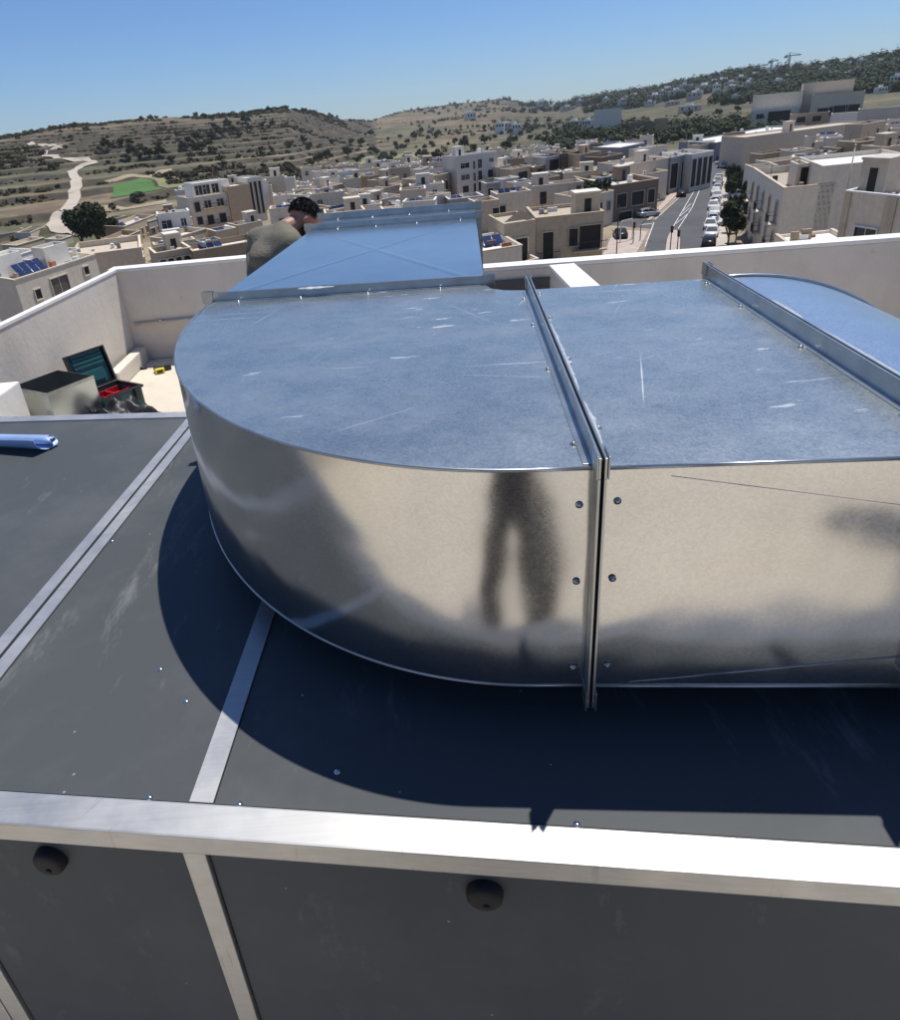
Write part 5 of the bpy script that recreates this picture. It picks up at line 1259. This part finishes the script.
b = MB(); w0 = Vector(at(620, 243, ZG)); w1 = Vector(at(632, 240, ZG)); up = Vector((0, 0, 1))
b.tube([w0, w0+up*2.7, w0.lerp(w1, .1)+up*3.0, w0.lerp(w1, .9)+up*3.0, w1+up*2.7, w1], .08, 0, 8); b.build('frame', M['frame_white'], r)

# ================================================================== CARS
flat('car_white', (.78, .78, .77), .25, 0, .04); flat('car_silver', (.50, .52, .54), .28, .5, .04); flat('car_dark', (.02, .022, .026), .22, .2, .05); flat('car_blue', (.03, .07, .16), .22, .2, .05); flat('car_red', (.30, .02, .02), .25, 0, .05)
flat('tyre', (.015, .015, .015), .8); flat('hub', (.4, .4, .42), .35, .8); flat('headlight', (.7, .7, .68), .15); flat('taillight', (.35, .01, .01), .2)
def car_proto(mat):
    r = empty('parked_car', (0, 0, 0), 'car', 'car')
    # nose towards +x; rings of the body along x: (x, half width, sill, shoulder)
    st = [(-2.05, .66, .45, .80), (-1.98, .80, .30, .92), (-1.5, .86, .22, .96), (-.6, .88, .20, .93), (.5, .88, .20, .92), (1.2, .85, .22, .84), (1.85, .78, .28, .70), (2.05, .60, .40, .58)]
    b = MB(); k = 7
    for x, hw, zs, zh in st:
        for y, z in ((-hw*.9, zs), (-hw, zs+.18), (-hw, zh-.10), (-hw*.88, zh), (hw*.88, zh), (hw, zh-.10), (hw, zs+.18), (hw*.9, zs)): b.v.append((x, y, z))
    for i in range(len(st)-1):
        for j in range(8): a = i*8+j; c = i*8+(j+1) % 8; b.f.append((a, c, c+8, a+8)); b.m.append(0); b.sm.append(True)
    b.f += [tuple(range(8)), tuple(range(len(st)*8-1, len(st)*8-9, -1))]; b.m += [0, 0]; b.sm += [False, False]
    # roof panel and pillars
    rf = [(-1.45, 1.30, .60), (-1.0, 1.42, .63), (-.1, 1.45, .64), (.35, 1.40, .62)]
    n = len(b.v)
    for x, z, hw in rf: b.v += [(x, -hw, z), (x, hw, z), (x, hw, z-.05), (x, -hw, z-.05)]
    for i in range(len(rf)-1):
        for j in range(4): a = n+i*4+j; c = n+i*4+(j+1) % 4; b.f.append((a, c, c+4, a+4)); b.m.append(0); b.sm.append(False)
    b.f += [(n, n+1, n+2, n+3), (n+15, n+14, n+13, n+12)]; b.m += [0, 0]; b.sm += [False, False]
    for s in (-1, 1):
        b.tube([(.35, s*.60, 1.38), (1.10, s*.76, .88)], .035, 0, 5); b.tube([(-.35, s*.62, 1.42), (-.32, s*.78, .92)], .04, 0, 5); b.tube([(-1.45, s*.58, 1.28), (-1.88, s*.70, .93)], .06, 0, 5)
    b.build('body', mat, r)
    g = MB(); g.poly([(.36, -.58, 1.37), (.36, .58, 1.37), (1.09, .74, .885), (1.09, -.74, .885)]); g.build('windscreen', M['window_glass'], r)
    g = MB(); g.poly([(-1.46, -.56, 1.27), (-1.88, -.69, .93), (-1.88, .69, .93), (-1.46, .56, 1.27)]); g.build('rear_window', M['window_glass'], r)
    for s in (-1, 1):
        g = MB(); g.poly([(-1.42, s*.585, 1.28), (.34, s*.605, 1.38), (1.06, s*.765, .90), (-1.84, s*.72, .93)]); g.build('side_window', M['window_glass'], r)
        for x in (-1.25, 1.28):
            g = MB(); g.lathe((x, s*.70, .31), (0, s, 0), [(.0001, 0), (.31, 0), (.31, .17), (.28, .185), (.20, .186)], 0, 16); g.lathe((x, s*.70, .31), (0, s, 0), [(.20, .18), (.08, .172), (.0001, .175)], 1, 12); g.build('wheel', [M['tyre'], M['hub']], r)
        g = MB(); g.box(1.80, 2.0, s*.50-.14, s*.50+.14, .56, .68, 0, WORLD, .03); g.build('headlight', M['headlight'], r)
        g = MB(); g.box(-2.06, -1.93, s*.58-.10, s*.58+.10, .72, .86, 0, WORLD, .02); g.build('tail_light', M['taillight'], r)
        g = MB(); g.box(.78, .95, s*.98-.09, s*.98+.07, .90, 1.02, 0, WORLD, .03); g.build('mirror', mat, r)
    return r
CARS = {k: car_proto(M['car_'+k]) for k in ('white', 'silver', 'dark', 'blue', 'red')}; carused = set()
def put_car(x, y, yaw, col, label, group, z=None, name=None):
    o = CARS[col] if col not in carused else copy_tree(CARS[col]); carused.add(col)
    o.location = (x, y, (ZG if z is None else z)+.03); o.rotation_euler = (0, 0, yaw); o['label'] = label; o['category'] = 'car'; o['group'] = group
    if name: o.name = name
    return o
a = Vector(G(708.5, 246)); c = Vector(G(718.5, 180)); dv = (c-a); yaw0 = math.atan2(dv.y, dv.x)
cols = ['dark', 'white', 'white', 'silver', 'white', 'white', 'silver', 'white', 'white', 'silver', 'dark', 'white', 'silver']
ordn = ['nearest the parapet', 'second from the parapet', 'third from the parapet', 'fourth from the parapet', 'fifth from the parapet', 'sixth from the parapet', 'seventh from the parapet', 'eighth from the parapet', 'ninth from the parapet', 'tenth from the parapet', 'eleventh from the parapet', 'twelfth from the parapet', 'last before the bend']
Lr = dv.length; n = 13
for i in range(n):
    p = a+dv*(i/(n-1)); bend = .0
    put_car(p.x+.25*math.sin(i*2.1), p.y, yaw0+(math.pi if i % 3 else 0)+.03*math.sin(i*5), cols[i], f'{cols[i]} hatchback in the kerbside row, {ordn[i]}', 'cars parked along the kerb')
for k, (px, py, col, lb) in enumerate(((731, 226, 'white', 'white car under the street trees, nearest the parapet'), (731, 214, 'silver', 'silver car half under the street trees behind the white one'), (732.5, 206, 'white', 'white car half hidden by street trees, third from the parapet'), (734, 198, 'silver', 'silver car under the street trees, fourth from the parapet'), (737, 188, 'white', 'white car peeping between the far street trees'), (740, 181, 'dark', 'dark car tucked behind the farthest street trees'))):
    q = G(px, py); put_car(q[0], q[1], yaw0+1.45, col, lb, 'cars under the street trees')
def drive(px, py, col, lb, flip=0, yaw=None):
    q = G(px, py); put_car(q[0], q[1], (yaw0+.1 if yaw is None else yaw)+flip, col, lb, 'cars driving on the street')
drive(681, 196.5, 'dark', 'grey dark car driving in the left lane, nearer of the pair'); drive(688, 189, 'dark', 'dark car driving ahead in the left lane below the bend'); drive(704, 178, 'dark', 'dark car alone in the lane right at the bend', 0, yaw0-.15)
for px, py, col, lb, yw in ((648, 217, 'silver', 'silver car waiting at the side street mouth', .2), (628, 215, 'white', 'white car in front of the corner shop', .1), (629, 211, 'silver', 'silver car behind the white one at the corner shop', .1), (630, 207.5, 'white', 'white car deepest in the corner shop yard', .1), (620, 238, 'dark', 'dark car behind the white gateway on the corner', 1.4)):
    q = G(px, py); put_car(q[0], q[1], yw, col, lb, 'cars parked by the corner shop')
rc = random.Random(8)
for i in range(30):
    t = i/29; row = i % 5; px = 714+row*7.0+rc.uniform(-1.5, 1.5); py = 151+(i//5)*3.4+rc.uniform(-.7, .7)-row*.5
    if px < 722 and py > 163: px += 8
    col = ('white', 'white', 'silver', 'white', 'dark', 'blue', 'silver', 'white', 'red', 'white')[i % 10]; q = G(px, py)
    put_car(q[0], q[1], yaw0+rc.choice((0, 1.5)), col, f'small {col} car in the crowded car park beyond the bend', 'cars in the crowded car park')
for i, (px, py, col, lb) in enumerate(((690, 183, 'white', 'white car against the left pavement at the bend'), (676, 193, 'silver', 'silver car on the left pavement beside the brown corner house'), (697, 174.5, 'white', 'white car left of the street just before the far bend'))):
    q = G(px, py); put_car(q[0]-3, q[1], yaw0, col, lb, 'cars by the left pavement')
# ================================================================== TREES
def leafmat(name, c1, c2, sc=1.5):
    t = NT(name); c = t.mix(t.ramp(t.noise(sc, 3), [(.35, 0.), (.65, 1.)]), c1, c2)
    oi = t.n('ShaderNodeObjectInfo').outputs['Random']; c = t.mix(1, c, t.ramp(oi, [(0, .75), (1, 1.25)]), 'MULTIPLY')
    t.set(Base_Color=c, Roughness=.75, Specular_IOR_Level=.12); M[name] = t.mat
leafmat('leaf_dark', (.022, .034, .014), (.048, .062, .026)); leafmat('leaf_olive', (.045, .055, .028), (.085, .095, .05)); leafmat('leaf_scrub', (.034, .034, .016), (.07, .062, .03)); flat('bark', (.09, .065, .045), .9, 0, .2, 4)
def crown_faces(b, rnd, c, R_, H, n, size, lobes=7, mi=0):
    L = [(Vector((0, 0, 0)), .62)]
    for _ in range(lobes):
        a = rnd.uniform(0, 6.28); e = rnd.uniform(-.5, 1.0); L.append((Vector((math.cos(a)*math.cos(e)*.58, math.sin(a)*math.cos(e)*.58, math.sin(e)*.55)), rnd.uniform(.28, .48)))
    for _ in range(n):
        o, rr = rnd.choice(L); d = Vector((rnd.gauss(0, 1), rnd.gauss(0, 1), rnd.gauss(0, 1))).normalized()
        q = o+d*rr*(rnd.random()**.35); p = Vector((c[0]+q.x*R_, c[1]+q.y*R_, c[2]+q.z*H))
        nrm = (d+Vector((rnd.gauss(0, .6), rnd.gauss(0, .6), rnd.gauss(0, .6)+.3))).normalized(); t1 = nrm.cross(Vector((rnd.random(), rnd.random(), rnd.random()))).normalized(); t2 = nrm.cross(t1); s = size*rnd.uniform(.6, 1.3)
        b.poly([p+t1*s, p+t2*s*.6, p-t1*s, p-t2*s*.6], mi)
def tree_proto(name, leaf, R_, H, trunk, n, size, seed, label, cat, group=None, lobes=7):
    rnd = random.Random(seed); r = empty(name, (0, 0, 0), label, cat, group)
    b = MB(); b.tube([(0, 0, -.5), (.05*R_, .02*R_, trunk*.6), (0, .05*R_, trunk+H*.4)], .055*R_+.05, 0, 7, .4)
    for k in range(5):
        a = k*1.26+rnd.random(); b.tube([(0, 0, trunk*.8), (math.cos(a)*R_*.3, math.sin(a)*R_*.3, trunk+H*.35), (math.cos(a)*R_*.6, math.sin(a)*R_*.6, trunk+H*.7)], .03*R_+.02, 0, 5, .3)
    b.build('trunk', M['bark'], r)
    b = MB(); crown_faces(b, rnd, (0, 0, trunk+H*.62), R_, H*.75, n, size, lobes); b.build('crown', M[leaf], r)
    return r
TP = {'round': [tree_proto('round_tree', 'leaf_dark', 3.6, 5.4, 1.6, 3200, .34, s, '', 'tree') for s in (1, 2)],
      'street': [tree_proto('street_tree', 'leaf_dark', 2.2, 4.2, 1.9, 1500, .28, s, '', 'tree') for s in (3, 4, 5)],
      'olive': [tree_proto('olive_tree', 'leaf_olive', 3.0, 3.8, 1.0, 900, .34, s, '', 'tree') for s in (6, 7)],
      'carob': [tree_proto('carob_tree', 'leaf_dark', 4.2, 4.6, .8, 1000, .40, s, '', 'tree') for s in (8, 9)],
      'bush': [tree_proto('scrub_bush', 'leaf_scrub', 2.4, 2.0, .2, 420, .3, s, '', 'bush') for s in (10, 11)],
      'pot': [tree_proto('potted_plant', 'leaf_dark', .55, 1.0, .45, 160, .13, s, '', 'plant') for s in (12, 13)]}
tused = set(); rt = random.Random(21)
def put_tree(kind, x, y, z, sc, label, group=None):
    k = rt.randrange(len(TP[kind])); src = TP[kind][k]
    o = src if (kind, k) not in tused else copy_tree(src); tused.add((kind, k))
    o.location = (x, y, z); o.rotation_euler = (0, 0, rt.uniform(0, 6.28)); s = sc*rt.uniform(.95, 1.05); o.scale = (s, s, s*rt.uniform(.9, 1.1)); o['label'] = label
    if group: o['group'] = group
    return o
for px, py, sc, lb in ((101, 249, 1.25, 'larger dark round tree at the bottom of the field road'), (84, 249, .95, 'smaller dark round tree left of its larger neighbour at the field road'), (112, 243, .8, 'low dark tree at the right flank of the two round trees')):
    q = at(px, py, ZG); put_tree('round', q.x, q.y, ZG, sc, lb)
st = [(727, 247, 1.1), (735, 243, .9), (729, 233, .8), (731, 219, .75), (729, 203, .9), (731, 195, .95), (733, 188, 1.0), (729, 185, .9), (739, 197, .8), (743, 188, .9), (745, 205, .75), (741, 216, .7), (747, 225, .8)]
for i, (px, py, sc) in enumerate(st):
    q = at(px, py, ZG); put_tree('street', q.x, q.y, ZG, sc*(.8 if i == 0 else .66), ('thick dark tree nearest the parapet at the end of the pavement' if i == 0 else 'dark leafy tree in the crowded row between pavement and white house'), 'dark trees beside the pavement' if i else None)
for i, p in enumerate(TERRACE): put_tree('pot', p[0], p[1], p[2], rt.uniform(1.1, 1.9), 'leafy potted plant on the crowded roof terrace beside the street corner', 'plants on the roof terrace')
def hill(kind, lst, label, group, sc):
    for px, py in lst:
        q = march(px, py)
        if q is None or any((q.x-p.x)**2+(q.y-p.y)**2 < 60 for p in KEEP): continue
        r = math.hypot(q.x, q.y); put_tree(kind, q.x, q.y, terr(q.x, q.y)-.2, sc*rt.uniform(.75, 1.35), label, group)
hill('carob', [(142, 121), (151, 120.5), (157, 120), (196, 118), (205, 119), (213, 120), (222, 118), (231, 117), (241, 116), (250, 115), (261, 113), (268, 112), (278, 111), (287, 110), (296, 112), (304, 113), (315, 114), (322, 115), (330, 117), (337, 119), (74, 129), (60, 131)], 'dark rounded tree breaking the skyline of the left hill', 'trees on the left skyline', .62)
hill('carob', [(195, 150), (202, 152), (190, 146), (206, 147), (198, 143), (185, 152), (212, 140), (222, 137), (232, 133), (240, 138), (250, 131), (262, 128), (272, 126), (246, 124), (228, 126), (215, 130), (128, 161), (140, 160), (150, 158), (160, 158), (134, 157), (120, 148), (130, 146), (108, 150)], 'dark carob tree clumped on the terraces of the left hill', 'carob trees on the left hill', .8)
mid = []
for i in range(95):
    px = rt.uniform(300, 760); base = 121+.0-(px-400)*.045; py = base+rt.uniform(13 if px < 570 else 3, 44)*(1 if px < 620 else .75)
    mid.append((px, py))
hill('olive', mid[:55], 'olive green tree in the open country behind the town', 'olive trees behind the town', .75)
hill('carob', mid[55:], 'dark broad tree in the open country behind the town', 'broad trees behind the town', .72)
hill('bush', [(rt.uniform(0, 330), rt.uniform(128, 205)) for _ in range(40)], 'low dry bush on a terrace wall of the left hill', 'bushes on the terraces', 1.0)
def remove_tree(o):
    for c in list(o.children): remove_tree(c)
    bpy.data.objects.remove(o)
for kind, L in TP.items():
    for k, o in enumerate(L):
        if (kind, k) not in tused: remove_tree(o)
for k, o in CARS.items():
    if k not in carused: remove_tree(o)
# the woods of the ridge and the scrub of the terraces: too many to count
def mass(name, mat, n, pick, size, faces, seed, label, cat):
    rnd = random.Random(seed); b = MB(); c = 0; tries = 0
    while c < n and tries < n*8:
        tries += 1; p = pick(rnd)
        if p is None: continue
        x, y, R_, H = p; z = terr(x, y); c += 1
        L = [(Vector((rnd.uniform(-.4, .4), rnd.uniform(-.4, .4), rnd.uniform(.1, .6))), rnd.uniform(.4, .65)) for _ in range(3)]
        for _ in range(faces):
            o, rr = rnd.choice(L); d = Vector((rnd.gauss(0, 1), rnd.gauss(0, 1), rnd.gauss(0, 1))).normalized(); q = o+d*rr*(rnd.random()**.4)
            p3 = Vector((x+q.x*R_, y+q.y*R_, z+max(-.1, q.z)*H)); nr = (d+Vector((0, 0, .5))).normalized(); t1 = nr.cross(Vector((rnd.random(), rnd.random(), rnd.random()))).normalized(); t2 = nr.cross(t1); s = size*R_*rnd.uniform(.6, 1.3)
            b.poly([p3+t1*s, p3+t2*s*.7, p3-t1*s, p3-t2*s*.7])
    o = b.build(name, mat, origin=(0, 400, 0)); tag(o, label, cat, None, 'stuff'); return o
def pol(a, r): return r*math.sin(R(a)), r*math.cos(R(a))
def ridge_pick(rnd):
    a = rnd.uniform(3, 40); r1 = tab(R1T, a); r0 = tab(R0T, a); t = rnd.random()**.8
    if rnd.random() > smooth((a-11)/7)*.86+.14: return None
    r = r0+20+(r1*1.02-r0-20)*t; x, y = pol(a, r)
    if mnoise.noise(Vector((x*.006, y*.006, 5))) < -.18: return None
    k = (.7+r/900)*(.5+.5*smooth((a-8)/8)); return x, y, rnd.uniform(3.2, 6)*k, rnd.uniform(3.5, 6.5)*k
mass('woodland', M['leaf_dark'], 2700, ridge_pick, .17, 70, 31, 'dark wood and scrub covering the slopes below the right ridge', 'woodland')
def scrub_pick(rnd):
    a = rnd.uniform(-40, 14); r0 = tab(R0T, a); r1 = tab(R1T, a); t = rnd.random(); r = r0+(r1-r0)*t*1.01; x, y = pol(a, r)
    z = terr(x, y); z2 = terr(*pol(a, r+4)); steep = (z2-z)/4
    k = mnoise.noise(Vector((x*.012, y*.012, 2)))
    if steep < .2 and k < .34 and t < .9: return None
    if t > .86 and k < -.25: return None
    if any((x-p.x)**2+(y-p.y)**2 < 30 for p in KEEP): return None
    s = rnd.uniform(.5, 1.9)*(1.4 if t > .86 else 1.0)*(1+.5*max(0, k)); return x, y, s*1.3, s*.75
mass('scrub', M['leaf_scrub'], 5200, scrub_pick, .30, 22, 32, 'dry scrub growing along the terrace walls of the hill', 'scrub')
# ================================================================== AIR
b = MB(); b.box(-2600, 2600, -700, 3400, -61.5, 140)
hz = b.build('haze', [], origin=(0, 0, 0)); tag(hz, kind='stuff')
hm = bpy.data.materials.new('air'); hm.use_nodes = True; ht = hm.node_tree
for n_ in list(ht.nodes):
    if n_.type == 'BSDF_PRINCIPLED': ht.nodes.remove(n_)
pv = ht.nodes.new('ShaderNodeVolumePrincipled'); pv.inputs['Color'].default_value = (.86, .92, 1, 1); pv.inputs['Density'].default_value = .00009; pv.inputs['Anisotropy'].default_value = .2
ht.links.new(pv.outputs[0], [n_ for n_ in ht.nodes if n_.type == 'OUTPUT_MATERIAL'][0].inputs['Volume']); hz.data.materials.append(hm)
